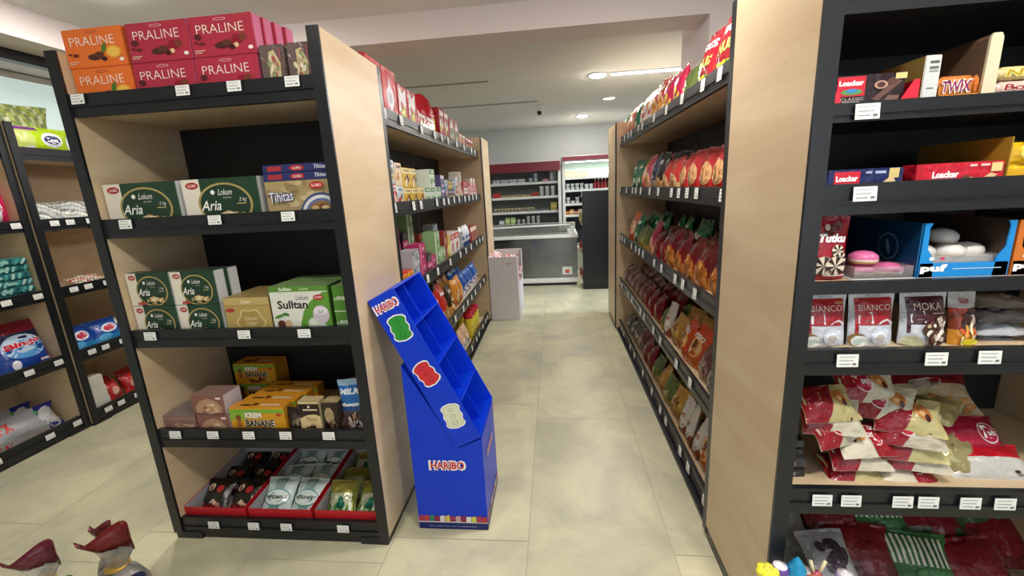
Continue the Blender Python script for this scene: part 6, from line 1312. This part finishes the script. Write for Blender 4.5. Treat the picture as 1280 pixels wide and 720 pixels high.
gift_bag(-1.885, 1.10, .315, .17, .2, '#5a1626', 'clear gift bag with dark plum ruffle, leftmost at the lower edge', '#6a3a4a')
gift_bag(-1.775, 1.235, .30, .13, -.4, '#5c0f18', 'clear gift bag with small burgundy ruffle, between the two larger ones', '#8a5a4a')
gift_bag(-1.655, 1.165, .34, .19, .1, '#64100f', 'clear gift bag with wide burgundy ruffle, right of the plum one', '#b8b0a8')
gift_bag(-1.735, 1.04, .24, .13, .3, '#1f5a34', 'clear gift bag with dark green ruffle in front of the burgundy ones', '#8a3a3a')
gift_bag(-1.46, 1.035, .27, .20, -.2, '#141c3c', 'clear gift bag with navy and red contents at the lower edge', '#1a2350', 0)
# ------------------------------------------------------------------ tub of toy lollipops at the lower right
t = empty('toy_tub', (.68, .970, 0)); tag(t, 'clear round tub of toy lollipops before the right end rack', 'tub')
mb = MB(); mb.lathe([(.12, 0), (.125, .02), (.138, .33), (.142, .335), (.134, .336), (.121, .03), (.001, .025)], '#d8dce0', 'plastic', 28); mb.obj('tub_body', t)
def pop(x, y, h, col, kind, label):
    t = empty('lollipop', (x, y, .028)); tag(t, label, 'lollipop', 'toy lollipops')
    mb = MB(); mb.tube([(0, 0, 0), (0, 0, h-.02)], .003, '#efe8d0', 'plastic'); mb.obj('stick', t)
    mb = MB()
    if kind == 'drop': mb.lathe([(.001, h-.03), (.018, h-.022), (.026, h), (.024, h+.02), (.014, h+.04), (.004, h+.055), (0, h+.06)], col, 'film', 18)
    elif kind == 'flower':
        for i in range(6): a = i*PI/3; mb.lathe([(.001, h-.014), (.012, h-.008), (.014, h), (.012, h+.008), (0, h+.014)], col, 'film', 10, .017*math.cos(a), .017*math.sin(a))
        mb.lathe([(.001, h-.018), (.014, h-.010), (.017, h), (.014, h+.012), (0, h+.018)], '#e8e050', 'film', 12)
    elif kind == 'ears':
        mb.lathe([(.001, h-.02), (.016, h-.01), (.018, h), (.014, h+.012), (0, h+.018)], col, 'film', 14)
        for s in (-1, 1): mb.tube([(s*.006, 0, h+.01), (s*.012, 0, h+.03), (s*.020, 0, h+.055)], .0045, '#efe2b8', 'plastic')
    else: mb.lathe([(.001, h-.024), (.018, h-.014), (.024, h), (.018, h+.014), (0, h+.024)], col, 'film', 14, cols=[col, '#efeaf2', col, '#efeaf2'])
    mb.obj('candy', t)
for x, y, h, c, k, l in ((.571, 1.052, .400, '#e6df3c', 'flower', 'yellow flower shaped lollipop, leftmost at the lower right edge'), (.655, 1.065, .385, '#1c94c8', 'drop', 'bright blue drop shaped lollipop at the lower right edge'), (.612, 1.068, .395, '#6a4a9a', 'ball', 'violet and white striped lollipop left of the blue one'),
                         (.712, 1.070, .372, '#d84a7a', 'ears', 'pink lollipop with two cream ears right of the blue one'), (.70, 1.03, .385, '#e8d23c', 'flower', 'yellow orange lollipop under the cream ears'), (.770, 1.045, .40, '#b8a8d8', 'ball', 'pale lilac and white lollipop right of the cream ears'), (.685, 1.082, .37, '#d83a5a', 'ball', 'red and white striped lollipop behind the blue one')):
    pop(x, y, h-.028, c, k, l)
